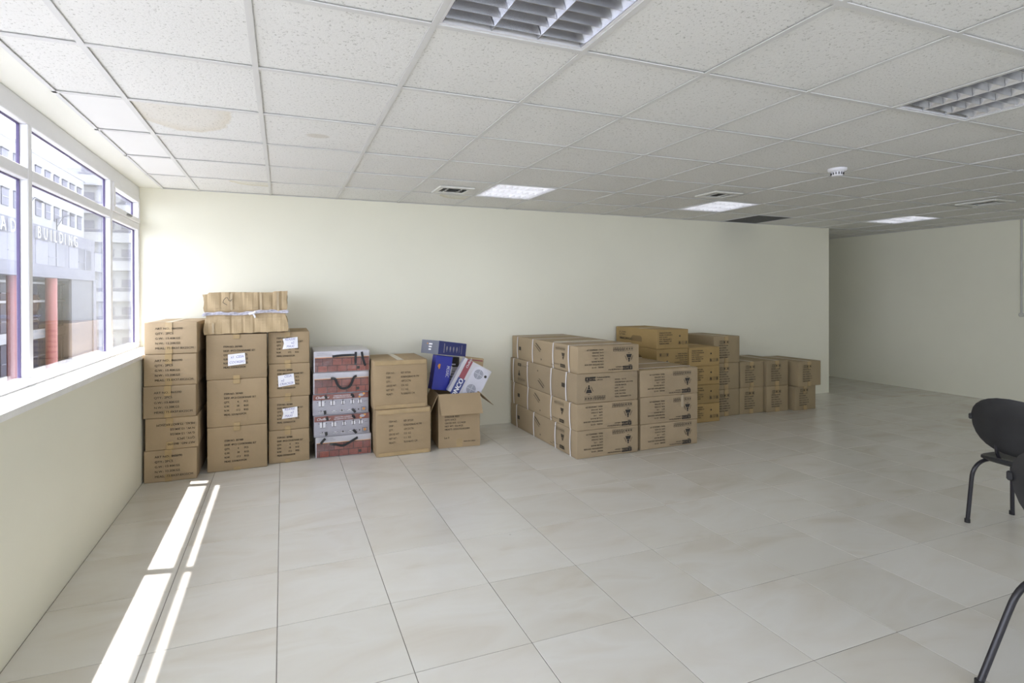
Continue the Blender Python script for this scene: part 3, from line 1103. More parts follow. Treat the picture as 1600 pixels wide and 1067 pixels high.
for i in range(nx):
    for j in range(ny):
        bm.faces.new((_ov(i, j, 0), _ov(i, j + 1, 0), _ov(i + 1, j + 1, 0), _ov(i + 1, j, 0)))
        bm.faces.new((_ov(i, j, nz), _ov(i + 1, j, nz), _ov(i + 1, j + 1, nz), _ov(i, j + 1, nz)))
    for k in range(nz):
        bm.faces.new((_ov(i, 0, k), _ov(i + 1, 0, k), _ov(i + 1, 0, k + 1), _ov(i, 0, k + 1)))
        bm.faces.new((_ov(i, ny, k), _ov(i, ny, k + 1), _ov(i + 1, ny, k + 1), _ov(i + 1, ny, k)))
for j in range(ny):
    for k in range(nz):
        bm.faces.new((_ov(0, j, k), _ov(0, j, k + 1), _ov(0, j + 1, k + 1), _ov(0, j + 1, k)))
        bm.faces.new((_ov(nx, j, k), _ov(nx, j + 1, k), _ov(nx, j + 1, k + 1), _ov(nx, j, k + 1)))
me = bpy.data.meshes.new('body')
bm.to_mesh(me); bm.free()
me.materials.append(CBO)
obj('body', me, t)
mb = MB()
zz = 0.162
pts = []
for k in range(25):
    u = k / 24
    pts.append((-W / 2 - 0.004 + (W + 0.008) * u, -D / 2 - 0.004 + 0.006 * math.sin(u * 17), zz + 0.006 * math.sin(u * 11) + 0.010 * u))
mb.tube(pts, 0.008, 8)
mb.tube([(p[0], p[1] - 0.006, p[2] + 0.012 + 0.004 * math.sin(q * 1.7)) for q, p in enumerate(pts)], 0.006, 6)
mb.tube([(W / 2 + 0.004, -D / 2 - 0.004, zz + 0.012), (W / 2 - 0.01, 0, zz + 0.01), (W / 2 + 0.004, D / 2, zz)], 0.009, 8)
mb.tube([(-W / 2 - 0.004, -D / 2 - 0.004, zz), (-W / 2 + 0.01, 0, zz), (-W / 2 - 0.004, D / 2, zz)], 0.009, 8)
mb.build('film_tie', plain('bluish_twisted_film', (0.50, 0.49, 0.56), 0.25, amount=0.3, nscale=40), t, True)
mb = MB()
kx = W * 0.075
mb.tube([(kx - 0.03, -D / 2 - 0.012, zz), (kx, -D / 2 - 0.018, zz + 0.005), (kx + 0.022, -D / 2 - 0.02, zz + 0.018)], 0.010, 8)
mb.tube([(kx, -D / 2 - 0.018, zz + 0.004), (kx + 0.012, -D / 2 - 0.021, zz - 0.015), (kx + 0.018, -D / 2 - 0.022, zz - 0.032)], 0.007, 8)
mb.build('film_knot', plain('white_film_knot', (0.80, 0.79, 0.84), 0.3), t, True)
p = Print()
p.line([(0, 0), (0.008, 0.022), (0.022, 0.040), (0.036, 0.042), (0.040, 0.030), (0.046, 0.016), (0.058, 0.012), (0.070, 0.028)], 0.004)
p.line([(0, 0.002), (0.032, -0.020)], 0.004)
obj('marker_scribble', p.mesh('marker_scribble', INK), t, (-W / 2 + 0.145, -D / 2 - 0.022, 0.262), FRONT)
for u, z0, z1 in ((0.31, 0.20, 0.335), (0.66, 0.19, 0.33), (0.87, 0.18, 0.34), (0.09, 0.01, 0.10)):
    mb = MB(); mb.box(-W / 2 + W * u, -W / 2 + W * u + 0.018, -D / 2 - 0.018, -D / 2 - 0.0165, z0, z1); mb.build('clear_tape', TAPEC, t)

# -- stack 4: shrink wrapped gift packs
PW, PD = 0.502, 0.50
def pot_icons():
    p, d, y = Print(), Print(), Print()
    for (x, s) in ((0.075, 1.0), (0.172, 0.82), (0.262, 0.62), (0.345, 0.68), (0.412, 0.66)):
        h_ = 0.048 * s
        p.poly([(x - 0.026 * s, 0.118 + h_ / 2), (x + 0.026 * s, 0.118 + h_ / 2), (x + 0.023 * s, 0.118 - h_ / 2), (x - 0.023 * s, 0.118 - h_ / 2)])
        d.rect(x - 0.0045, 0.118 - h_ * 0.42, x + 0.003, 0.118 + h_ * 0.75)
        d.disc(x, 0.118 + h_ * 0.78, 0.006, 0.005, 10)
        d.line([(x - 0.036 * s, 0.118 + h_ * 0.35), (x - 0.026 * s, 0.118 + h_ * 0.28)], 0.005)
        d.line([(x + 0.036 * s, 0.118 + h_ * 0.35), (x + 0.026 * s, 0.118 + h_ * 0.28)], 0.005)
        d.line([(x - 0.023 * s, 0.118 - h_ / 2), (x + 0.023 * s, 0.118 - h_ / 2)], 0.0035)
    for x in (0.072, 0.185, 0.252, 0.318):
        p.disc(x, 0.045, 0.022, 0.008, 16)
        d.line([(x - 0.022, 0.050), (x, 0.041), (x + 0.022, 0.050)], 0.004)
    d.disc(0.252, 0.050, 0.008, 0.006, 10)
    d.disc(0.072, 0.053, 0.006, 0.006, 10)
    d.line([(0.345, 0.052), (0.375, 0.050)], 0.005)
    d.disc(0.400, 0.048, 0.006, 0.007, 10)
    d.frame(0.425, 0.032, 0.470, 0.068, 0.003)
    y.disc(0.448, 0.050, 0.012, 0.012, 14)
    d.line([(0.445, 0.118), (0.475, 0.122)], 0.002)
    return p.mesh('pot_pictures', INKW), d.mesh('pot_outlines', INK), y.mesh('yellow_seal', ORANGE)
POTS = pot_icons()
p = Print()
p.text('Chefliner', 0.022, 0.012, 0.022, 'LEFT', 0.3, 1.0, 0.0016)
p.text('STAINLESS STEEL COOKWARE SET', 0.178, 0.026, 0.009, 'LEFT', 0.2, 0.78, 0.0006)
p.text('HIGH QUALITY KITCHEN COLLECTION', 0.172, 0.010, 0.0095, 'LEFT', 0.2, 0.72, 0.0008)
BANDTXT = p.mesh('band_lettering', INKW)
p = Print()
p.disc(0.395, 0.024, 0.024, 0.013, 16)
SEALW = p.mesh('white_seal', SILVER)
p = Print()
p.disc(0.418, 0.036, 0.010, 0.009, 12); p.disc(0.380, 0.010, 0.011, 0.007, 12)
SEALO = p.mesh('orange_seal', ORANGE)
p = Print()
p.text('STAINLESS STEEL COOKWARE SET', 0.02, 0.020, 0.007, 'LEFT', 0, 0.8)
p.text('HIGH QUALITY KITCHEN COLLECTION', 0.02, 0.006, 0.007, 'LEFT', 0, 0.8)
STRIPTXT = p.mesh('strip_lettering', GREYP)
packs = [('brick', 0.0, 0.008, 'brick-patterned gift pack on the floor, bottom of the wrapped packs'),
         ('pots', 0.188, -0.014, 'silver gift pack with pot pictures and red band, lower of the two'),
         ('pots', 0.380, -0.018, 'silver gift pack with pot pictures and red band, upper of the two'),
         ('brick', 0.574, -0.016, 'brick-patterned gift pack with a hanging U-shaped black handle'),
         ('brick', 0.765, -0.006, 'brick-patterned gift pack with black straps, topmost of the wrapped packs')]
for k, (kind, z0, dx, lb) in enumerate(packs):
    z1 = ([q[1] for q in packs] + [0.957])[k + 1]
    x0 = 0.266 + dx
    t = carton(lb, 'shrink-wrapped gift packs', x0, x0 + PW - 0.01, 5.015, 5.015 + PD, z0, z1, SILVER if kind == 'pots' else WHITEP, math.radians((-1.2, 0.8, -0.4, 0.5, -0.8)[k]), 'gift pack', 'gift_pack', 0.002)
    W, D, H = dims(t)
    yb = -D / 2 - 0.0045
    if kind == 'brick':
        mb = MB(); mb.box(-W / 2 + 0.010, W / 2 - 0.006, yb, yb + 0.003, 0.006, H - 0.058); mb.build('brick_print', BRICKP, t)
        mb = MB(); mb.box(-W / 2 + 0.010, W / 2 - 0.006, yb, yb + 0.003, H - 0.058, H - 0.0545); mb.build('gold_line', ORANGE, t)
        obj('strip_lettering', STRIPTXT, t, (-W / 2 + 0.01, yb - 0.0006 + 0.003, H - 0.042), FRONT)
        mb = MB(); mb.box(W / 2 - 0.115, W / 2 - 0.090, yb - 0.001, yb, 0.022, 0.048); mb.build('black_square', INK, t)
    else:
        mb = MB(); mb.box(-W / 2 + 0.004, W / 2 - 0.004, yb, yb + 0.003, H - 0.052, H - 0.004); bo = mb.build('red_band', REDP, t)
        obj('band_lettering', BANDTXT, t, (-W / 2, yb - 0.0005, H - 0.052), FRONT)
        obj('white_seal', SEALW, t, (-W / 2 + 0.03, yb - 0.0006, H - 0.050), FRONT)
        obj('orange_seal', SEALO, t, (-W / 2 + 0.03, yb - 0.0009, H - 0.052), FRONT)
        obj('pot_pictures', POTS[0], t, (-W / 2, yb + 0.0012, -0.012), FRONT)
        obj('pot_outlines', POTS[1], t, (-W / 2, yb + 0.0006, -0.012), FRONT)
        obj('yellow_seal', POTS[2], t, (-W / 2, yb + 0.0002, -0.012), FRONT)
    ys = yb - 0.008
    strap = []
    if k == 4:
        strap = [[(-W / 2 + 0.16, ys, H - 0.048), (-W / 2 + 0.24, ys - 0.006, H - 0.040), (-W / 2 + 0.36, ys, H - 0.040), (W / 2 - 0.13, ys, H - 0.036)],
                 [(W / 2 - 0.125, ys, H - 0.013), (W / 2 - 0.128, ys - 0.004, H * 0.6), (W / 2 - 0.128, ys, H * 0.30)],
                 [(W / 2 - 0.072, ys, H - 0.013), (W / 2 - 0.062, ys - 0.004, H * 0.6), (W / 2 - 0.040, ys, H * 0.25)]]
    elif k == 3:
        strap = [[(-W / 2 + 0.150, ys, H - 0.052), (-W / 2 + 0.185, ys - 0.004, H - 0.056), (-W / 2 + 0.205, ys - 0.008, H - 0.105), (-W / 2 + 0.235, ys - 0.012, H - 0.140),
                  (-W / 2 + 0.270, ys - 0.012, H - 0.146), (-W / 2 + 0.310, ys - 0.012, H - 0.134), (-W / 2 + 0.335, ys - 0.008, H - 0.095), (-W / 2 + 0.355, ys - 0.004, H - 0.050), (-W / 2 + 0.380, ys, H - 0.042)]]
    elif k == 0:
        strap = [[(-W / 2 + 0.125, ys, H - 0.066), (-W / 2 + 0.18, ys - 0.006, H - 0.074), (-W / 2 + 0.235, ys - 0.012, H - 0.086), (-W / 2 + 0.285, ys - 0.008, H - 0.068), (-W / 2 + 0.34, ys - 0.004, H - 0.040), (-W / 2 + 0.37, ys, H - 0.026)],
                 [(-W / 2 + 0.085, ys, H - 0.013), (-W / 2 + 0.065, ys - 0.006, H - 0.030), (-W / 2 + 0.045, ys - 0.006, H - 0.055)]]
    else:
        strap = [[(-W / 2 + 0.105, ys, H - 0.013), (-W / 2 + 0.112, ys - 0.004, H - 0.02), (-W / 2 + 0.118, ys, H - 0.044)],
                 [(W / 2 - 0.160, ys, H - 0.013), (W / 2 - 0.148, ys - 0.004, H - 0.02), (W / 2 - 0.135, ys, H - 0.044)],
                 [(-W / 2 + 0.108, ys, 0.013), (-W / 2 + 0.106, ys - 0.004, 0.02), (-W / 2 + 0.104, ys, 0.046)],
                 [(W / 2 - 0.120, ys, 0.013), (W / 2 - 0.135, ys - 0.004, 0.028), (W / 2 - 0.150, ys, 0.046)]]
    for s in strap:
        mb = MB()
        n_ = len(s)
        # smooth the strap path
        sm = []
        for a in range(n_ - 1):
            for u in (0, 0.33, 0.66):
                p0, p1, p2, p3 = (Vector(s[max(a - 1, 0)]), Vector(s[a]), Vector(s[a + 1]), Vector(s[min(a + 2, n_ - 1)]))
                sm.append(0.5 * (2 * p1 + (p2 - p0) * u + (2 * p0 - 5 * p1 + 4 * p2 - p3) * u * u + (3 * p1 - p0 - 3 * p2 + p3) * u ** 3))
        sm.append(Vector(s[-1]))
        n2 = len(sm)
        hw = 0.0105
        vs_ = []
        for q, pt in enumerate(sm):
            dd = (sm[min(q + 1, n2 - 1)] - sm[max(q - 1, 0)])
            nn = Vector((-dd.z, 0, dd.x)).normalized()
            for a_, b_ in ((-1, -1), (1, -1), (1, 1), (-1, 1)):
                vs_.append(pt + nn * hw * a_ + Vector((0, 0.0015 * b_, 0)))
        fs = [(3, 2, 1, 0), tuple(range((n2 - 1) * 4, n2 * 4))]
        for q in range(n2 - 1):
            for c in range(4):
                fs.append((q * 4 + c, q * 4 + (c + 1) % 4, (q + 1) * 4 + (c + 1) % 4, (q + 1) * 4 + c))
        mb.add(vs_, fs)
        mb.build('strap', WEB, t)
    SEED[0] += 1
    fm = carton_mesh(W + 0.008, D + 0.018, H - 0.004, FILM, SEED[0], 0.005, 0.0009, 0.006, 8)
    obj('plastic_wrap', fm, t, (0, -0.004, 0.002))

# -- stack 5: two cubic cartons
P5 = lines_mesh([[(0, 'ITEM NO. :'), (0.135, 'REF 307200')], [(0, 'DESP. :'), (0.135, 'SCREWDRIVE MI 7PK')], [(0, 'QTY. :'), (0.135, '10PCS/CTN')], [(0, 'GROSS WT :'), (0.135, '12.0  KG')], [(0, 'NET WT :'), (0.135, '11.1  KG')], [(0, "MEAS'T :"), (0.135, '76.5X46X51 CM')]], 0.0175, 0.0385, INKP, sx=0.74, bold=0.0)
for k, (x0, x1, y0, z0, z1, rz, lb) in enumerate(((0.780, 1.284, 4.848, 0.0, 0.424, 0.2, 'cubic tan carton on the floor between gift packs and open carton'),
                                        (0.765, 1.262, 4.872, 0.424, 0.866, -0.6, 'cubic tan carton stacked on another, next to the gift packs'))):
    t = carton(lb, 'pair of cubic cartons', x0, x1, y0, y0 + 0.55, z0, z1, CB2, math.radians(rz), bulge=0.006)
    W, D, H = dims(t)
    mb = MB()
    mb.box(-W / 2 + 0.012, W / 2 - 0.012, -D / 2 - EPS + 0.0015, -D / 2 + 0.001, H - 0.040, H - 0.003)
    mb.build('edge_tape', TAPE, t)
    mb = MB(); mb.box(-W / 2 + 0.02, W / 2 - 0.02, -D / 2 - EPS + 0.0015, -D / 2 + 0.001, 0.003, 0.035)
    mb.build('edge_tape', TAPE, t)
    mb = MB(); mb.box(-0.03, 0.03, -D / 2 + 0.006, D / 2 - 0.01, H - 0.003, H + 0.0004); mb.build('packing_tape', TAPEC, t)
    put_print(t, P5, 0.112, 0.318 if k else 0.305)

# -- open carton with things sticking out
ox0, ox1, oy0, oy1, oh = 1.395, 1.803, 4.90, 5.30, 0.515
rzO = math.radians(-5.0)
t = empty('open_carton', ((ox0 + ox1) / 2, (oy0 + oy1) / 2 + 0.0, 0.0006), rzO)
tag(t, 'open tan carton with flaps folded out, filled with product boxes', 'carton')
W, D, H = ox1 - ox0, oy1 - oy0, oh
th = 0.005
for nm, a in (('front_panel', (-W / 2, W / 2, -D / 2, -D / 2 + th, 0, H)), ('back_panel', (-W / 2, W / 2, D / 2 - th, D / 2, 0, H)),
              ('side_panel', (-W / 2, -W / 2 + th, -D / 2 + th, D / 2 - th, 0, H)), ('side_panel', (W / 2 - th, W / 2, -D / 2 + th, D / 2 - th, 0, H)),
              ('bottom_panel', (-W / 2 + th, W / 2 - th, -D / 2 + th, D / 2 - th, 0.0, th))):
    mb = MB(); mb.bbox(*a, 0.0015); mb.build(nm, CB2, t)
def flap(hinge_a, hinge_b, outdir, length, skew=0.0):
    a, b, o_ = Vector(hinge_a), Vector(hinge_b), Vector(outdir).normalized() * length
    e = (b - a).normalized()
    nn = e.cross(o_).normalized() * 0.0022
    q = [a, b, b + o_ - e * skew, a + o_ + e * skew]
    mb = MB()
    mb.add([p_ - nn for p_ in q] + [p_ + nn for p_ in q], [(0, 3, 2, 1), (4, 5, 6, 7), (0, 1, 5, 4), (1, 2, 6, 5), (2, 3, 7, 6), (3, 0, 4, 7)])
    mb.build('flap', CB2, t)
flap((-W / 2, -D / 2, H), (W / 2, -D / 2, H), (0.10, -0.22, -0.97), 0.20)
flap((-W / 2, D / 2, H), (-W / 2, -D / 2, H), (-0.42, 0, -0.90), 0.185, 0.0)
flap((W / 2, -D / 2, H), (W / 2, D / 2, H), (0.72, 0, -0.69), 0.19, 0.0)
flap((W / 2, D / 2, H), (-W / 2, D / 2, H), (0, 0.42, 0.9), 0.16)
p = Print()
for k, s in enumerate(['COLOUR: RED', 'QTY: 4 PCS', 'GROSS WT: 12.5 KGS', 'NET WT: 10.6 KGS', "MEAS'T: 375X375X435MM"]):
    p.text(s, 0.062, 0.288 - 0.030 * k, 0.0165, 'LEFT', 0, 0.92, 0.001)
p.text('Lot ??', 0.055, 0.088, 0.017, 'LEFT', 0, 0.9, 0.001)
p.text('MADE IN CHINA', 0.245, 0.047, 0.0115, 'LEFT', 0, 0.95, 0.001)
obj('print_marks', p.mesh('print_marks', INKP), t, (-W / 2, -D / 2 - 0.0008, 0), FRONT)
mb = MB(); mb.box(-0.03, 0.028, -D / 2 - 0.0006, -D / 2, 0.002, 0.085); mb.build('packing_tape', TAPE, t)
mb = MB(); mb.box(W / 2 - 0.001, W / 2 + 0.002, -D / 2 - 0.001, -D / 2 + 0.04, 0.01, 0.12); mb.build('torn_film', TAPEC, t)

def tilt_box(name, label, w, d, h, centre, roll, yaw, mat, pitch=0.0):
    """box with centre at 'centre'; roll clockwise as seen from the camera side"""
    m = Matrix.Rotation(yaw, 4, 'Z') @ Matrix.Rotation(roll, 4, 'Y') @ Matrix.Rotation(pitch, 4, 'X')
    e = empty(name)
    e.matrix_world = Matrix.Translation(centre) @ m
    tag(e, label, 'box', 'product boxes in the open carton')
    mb = MB(); mb.bbox(-w / 2, w / 2, -d / 2, d / 2, -h / 2, h / 2, 0.002)
    mb.build('body', mat, e)
    return e
# white hob box
hw, hd, hh = 0.312, 0.08, 0.36
rl = math.radians(29)
def rotp(u, v, a):  # clockwise
    return (u * math.cos(a) + v * math.sin(a), -u * math.sin(a) + v * math.cos(a))
du = rotp(-hw / 2, hh / 2, rl)
e = tilt_box('hob_box', 'white box with two-burner hob picture and maroon stripe, leaning in the open carton', hw, hd, hh, (1.666 - du[0], 5.0, 0.851 - du[1]), rl, math.radians(-4), WHITEP)
yb = -hd / 2 - 0.0008
mb = MB(); mb.box(-hw / 2 + 0.034, -hw / 2 + 0.092, yb, yb + 0.001, -hh / 2 + 0.005, hh / 2 - 0.002); mb.build('maroon_stripe', MAROON, e)
mb = MB(); mb.bbox(-hw / 2 + 0.030, -hw / 2 + 0.112, yb - 0.0008, yb + 0.001, -0.19, -0.015, 0.0006); mb.build('logo_patch', NAVY, e)
p = Print(); p.text('ECONCO', 0, 0, 0.046, 'RIGHT', 0.15, 0.95, 0.005)
obj('logo_lettering', p.mesh('logo_lettering', INKW), e, (-hw / 2 + 0.094, yb - 0.0016, -0.022), (math.pi / 2, -math.pi / 2, 0))
p = Print(); p.text('Chefliner', 0, 0, 0.022, 'LEFT', 0.2, 0.9, 0.001)
obj('stripe_lettering', p.mesh('stripe_lettering', INKW), e, (-hw / 2 + 0.072, yb - 0.0008, 0.095), (math.pi / 2, -math.pi / 2, 0))
p = Print()
pts = []
for a in range(0, 360, 15):
    c_, s_ = math.cos(math.radians(a)), math.sin(math.radians(a))
    pts.append((0.088 * math.copysign(abs(c_) ** 0.5, c_), 0.165 * math.copysign(abs(s_) ** 0.5, s_)))
p.poly(pts)
obj('hob_picture', p.mesh('hob_picture', LILAC), e, (0.062, yb - 0.0002, 0.005), FRONT)
for cz_ in (0.095, -0.065):
    p = Print(); p.disc(0, 0, 0.047, 0.047, 24)
    bo = obj('burner_picture', p.mesh('burner_picture', GREYP), e, (0.045, yb - 0.0006, cz_), FRONT)
    p = Print()
    for r_ in (0.040, 0.028, 0.016):
        p.ring(0, 0, r_, 0.004)
    p.rect(-0.046, -0.002, 0.046, 0.002); p.rect(-0.002, -0.046, 0.002, 0.046)
    obj('burner_rings', p.mesh('burner_rings', LILAC), bo, (0, 0, 0.0003))
for cx_, cz_ in ((0.120, 0.105), (0.115, -0.105)):
    p = Print(); p.disc(0, 0, 0.014, 0.014, 16)
    obj('knob_picture', p.mesh('knob_picture', INK), e, (cx_, yb - 0.0006, cz_), FRONT)
# royal blue box
bw, bh = 0.178, 0.335
rl = math.radians(9.5)
du = rotp(-bw / 2, bh / 2, rl)
e = tilt_box('blue_box', 'royal blue product box with white lettering leaning in the open carton', bw, 0.09, bh, (1.395 - du[0], 5.11, 0.876 - du[1]), rl, math.radians(8), ROYAL)
p = Print()
p.text('MOSAIC', 0, 0, 0.034, 'CENTER', 0.1, 0.62, 0.001)
p.text('Chefliner', -0.012, 0.042, 0.020, 'CENTER', 0.3, 0.9, 0.001)
p.text('PROFESSIONAL', 0.012, 0.072, 0.006, 'CENTER', 0.0, 0.9)
obj('lettering', p.mesh('lettering', INKW), e, (0.038, -0.0460, 0.02), (math.pi / 2, math.pi / 2, 0))
p = Print(); p.poly([(-0.016, 0.0), (-0.006, 0.022), (0.004, 0.026), (0.014, 0.02), (0.012, -0.02), (0.0, -0.028), (-0.006, -0.01)])
obj('orange_emblem', p.mesh('orange_emblem', ORANGE), e, (-0.046, -0.0462, 0.062), FRONT)
# small black and white box behind
e = tilt_box('small_box', 'small black and white product box between the blue box and the hob box', 0.14, 0.08, 0.34, (1.60, 5.225, 0.665), math.radians(4), 0.0, WHITEP)
mb = MB(); mb.box(-0.068, 0.062, -0.0408, -0.040, 0.07, 0.168); mb.build('black_panel', INK, e)
mb = MB(); mb.box(-0.05, 0.028, -0.0414, -0.0408, 0.088, 0.102); mb.build('white_label', INKW, e)
p = Print()
for k in range(5):
    p.rect(-0.05, -0.02 - 0.028 * k, 0.02 + 0.01 * (k % 2), -0.010 - 0.028 * k)
obj('printed_lines', p.mesh('printed_lines', GREYP), e, (0, -0.0412, 0.04), FRONT)
# long grey and blue box lying on top
e = tilt_box('long_box', 'long navy and grey product box lying across the top of the open carton', 0.40, 0.235, 0.130, (1.50, 5.125, 0.990), math.radians(8.5), math.radians(30), NAVY)
e.location = (1.505, 5.15, 0.930)
mb = MB(); mb.box(-0.2008, -0.1998, -0.1165, 0.1165, -0.064, 0.064); mb.build('grey_end_panel', GREYP, e)
mb = MB(); mb.box(-0.199, 0.199, -0.1165, 0.1165, 0.0648, 0.0656); mb.build('white_top_panel', WHITEP, e)
p = Print()
for k in range(3):
    p.rect(-0.016, 0.022 - 0.026 * k, 0.030 - 0.006 * k, 0.036 - 0.026 * k)
obj('end_lettering', p.mesh('end_lettering', INKW), e, (-0.2016, 0.0, 0), LEFT)
p = Print(); p.disc(0.0, 0, 0.007, 0.007, 10)
obj('orange_dot', p.mesh('orange_dot', ORANGE), e, (-0.2017, 0.036, 0.032), LEFT)
p = Print()
p.rect(-0.128, -0.045, -0.118, 0.045)
for k in range(4):
    x = -0.085 + 0.048 * k
    p.disc(x, 0.0, 0.010, 0.022, 12)
    p.rect(x - 0.003, -0.034, x + 0.003, 0.02)
p.line([(0.095, -0.03), (0.095, 0.03)], 0.003)
p.line([(0.13, -0.045), (0.13, 0.045)], 0.006)
obj('front_pictures', p.mesh('front_pictures', SILVER), e, (0, -0.1187, 0), FRONT)
# flat box behind the hob box
e = tilt_box('flat_box', 'pale brown flat box sticking up behind the hob box', 0.20, 0.05, 0.26, (1.83, 5.30, 0.60), math.radians(8), math.radians(-10), CBO)
e.location = (1.840, 5.255, 0.682)
p = Print(); p.rect(-0.09, 0.0, 0.09, 0.012)
obj('dark_print_bar', p.mesh('dark_print_bar', MAROON), e, (0, -0.0262, 0.10), FRONT)

# -- stacks 7 and 8: long strapped cartons
def long_print(w):
    """upright artwork for the end of a long carton; origin lower left, face w x 0.25"""
    p = Print()
    x, y = 0.085, 0.196
    p.frame(x, y, x + 0.038, y + 0.036, 0.008)                      # arrow square of the logo
    p.rect(x + 0.008, y + 0.008, x + 0.014, y + 0.028); p.rect(x + 0.024, y + 0.008, x + 0.030, y + 0.028)
    p.poly([(x + 0.008, y + 0.028), (x + 0.013, y + 0.028), (x + 0.008, y + 0.021)])
    p.poly([(x + 0.030, y + 0.028), (x + 0.025, y + 0.028), (x + 0.030, y + 0.021)])
    p.rect(x + 0.040, y + 0.026, x + 0.108, y + 0.036); p.rect(x + 0.040, y, x + 0.108, y + 0.008)
    for k in range(5):
        q = x + 0.042 + k * 0.013
        p.rect(q, y + 0.008, q + 0.006, y + 0.026)
    p.rect(x + 0.066, y + 0.012, x + 0.078, y + 0.018)
    p.rect(x + 0.008, y - 0.010, x + 0.040, y - 0.004)
    p.text('Professional kitchen', x + 0.116, y + 0.022, 0.013, 'LEFT', 0.2, 0.95, 0.0008)
    p.text('collection', x + 0.116, y + 0.002, 0.012, 'LEFT', 0.2, 0.95, 0.0008)
    cx, cy_ = 0.122, 0.090                                          # cone mark
    p.poly([(cx - 0.030, cy_), (cx + 0.030, cy_), (cx + 0.020, cy_ + 0.030), (cx - 0.020, cy_ + 0.030)])
    p.poly([(cx - 0.014, cy_ + 0.034), (cx + 0.014, cy_ + 0.034), (cx + 0.004, cy_ + 0.058), (cx - 0.004, cy_ + 0.058)])
    p.disc(cx, cy_ + 0.062, 0.008, 0.008, 10)
    p.line([(cx - 0.044, cy_ + 0.012), (cx - 0.022, cy_ + 0.055)], 0.004)
    p.line([(cx + 0.044, cy_ + 0.012), (cx + 0.022, cy_ + 0.055)], 0.004)
    p.rect(cx - 0.012, cy_ - 0.014, cx + 0.012, cy_ - 0.010)
    for k in range(3):                                              # transport symbols
        q = 0.082 + k * 0.028
        p.poly([(q, 0.036), (q + 0.014, 0.036), (q + 0.007, 0.054)])
        p.rect(q + 0.002, 0.028, q + 0.012, 0.032)
        p.frame(q - 0.004, 0.022, q + 0.020, 0.060, 0.0012)
    for k in range(5):
        q = 0.168 + k * 0.026
        p.frame(q - 0.004, 0.022, q + 0.020, 0.060, 0.002)
        p.ring(q + 0.008, 0.041, 0.008, 0.002, 10)
        p.line([(q + 0.002, 0.028), (q + 0.015, 0.055)], 0.002)
    for k, s in enumerate(['MODEL   GY-75', 'DESCRIPTION: GAS HOB', 'COLOR: BLACK', 'QTY     1 PC', 'N.W.: 21.0 KGS', 'G.W.: 24.5 KGS', 'MEAS.: 144X66X25 CM']):
        p.text(s, 0.395, 0.190 - 0.0262 * k, 0.0125, 'LEFT', 0, 1.0, 0.0008)
    return p
LP_UP = long_print(0.66).mesh('print_marks', INK)
q_ = long_print(0.66)
q_.v = [(0.66 - x, 0.25 - y, z) for x, y, z in q_.v]
LP_DN = q_.mesh('print_marks', INK)
def side_print(flip):
    p = Print()
    L_ = 1.44
    x = L_ - 0.30
    p.frame(x, 0.030, x + 0.085, 0.060, 0.008)
    for k in range(4):
        p.rect(x + 0.012 + 0.018 * k, 0.036, x + 0.022 + 0.018 * k, 0.055)
    p.text('Professional kitchen', x - 0.135, 0.046, 0.012, 'LEFT', 0, 0.8)
    p.text('collection', x - 0.19, 0.030, 0.012, 'LEFT', 0, 0.9)
    cx, cy_ = x + 0.052, 0.135
    p.poly([(cx - 0.028, cy_ + 0.03), (cx + 0.028, cy_ + 0.03), (cx + 0.018, cy_), (cx - 0.018, cy_)])
    p.poly([(cx - 0.012, cy_ - 0.004), (cx + 0.012, cy_ - 0.004), (cx + 0.003, cy_ - 0.030), (cx - 0.003, cy_ - 0.030)])
    for k in range(8):
        q = x - 0.10 + k * 0.024
        p.frame(q, 0.186, q + 0.02, 0.218, 0.0016)
        p.rect(q + 0.007, 0.195, q + 0.013, 0.208)
    p.rect(0.20, 0.10, 0.255, 0.138)
    p.line([(0.62, 0.212), (0.74, 0.150)], 0.010)
    p.line([(0.60, 0.190), (0.72, 0.128)], 0.006)
    p.disc(0.745, 0.055, 0.008, 0.010, 8)
    if flip:
        p.v = [(L_ - x_, 0.25 - y_, z_) for x_, y_, z_ in p.v]
    return p.mesh('side_marks', INKP)
SP_A, SP_B = side_print(False), side_print(True)
STR = [(0.18, 0.60, 1.06, 1.34), (0.10, 0.46, 0.98, 1.34), (0.10, 0.46, 0.98, 1.27), (0.17, 0.55, 1.00, 1.30)]
zs7 = [0.0, 0.250, 0.487, 0.754, 1.0]
lab7 = ['long strapped carton on the floor, bottom one of the four facing the room',
        'long strapped carton, third from top in the stack of four',
        'long strapped carton with upright logo print, second from top of four',
        'long strapped carton, topmost of the stack of four']
def strap_bands(t, ys):
    W, D, H = dims(t)
    for yy in ys:
        y = D / 2 - yy
        mb = MB()
        o_ = 0.0065
        hw_ = 0.0085
        n_ = 8
        skew = rnd.uniform(-0.012, 0.012)
        pts = []
        for q in range(n_ + 1):
            z = H * q / n_
            pts.append((-W / 2 - o_ - 0.002 * math.sin(math.pi * q / n_), y + skew * (q / n_ - 0.5) + 0.008 * math.sin(math.pi * q / n_), z))
        mb.ribbon(pts, 2 * hw_, 0.0012, (0, 1, 0))
        yt = pts[-1][1]
        mb.box(-W / 2 - o_, W / 2 + o_, yt - hw_, yt + hw_, H - 0.0006, H + 0.0002)
        yb2 = pts[0][1]
        mb.box(W / 2 + o_ - 0.0012, W / 2 + o_, yb2 - hw_, yb2 + hw_, 0.0, H)
        mb.build('strap_band', STRAP, t)
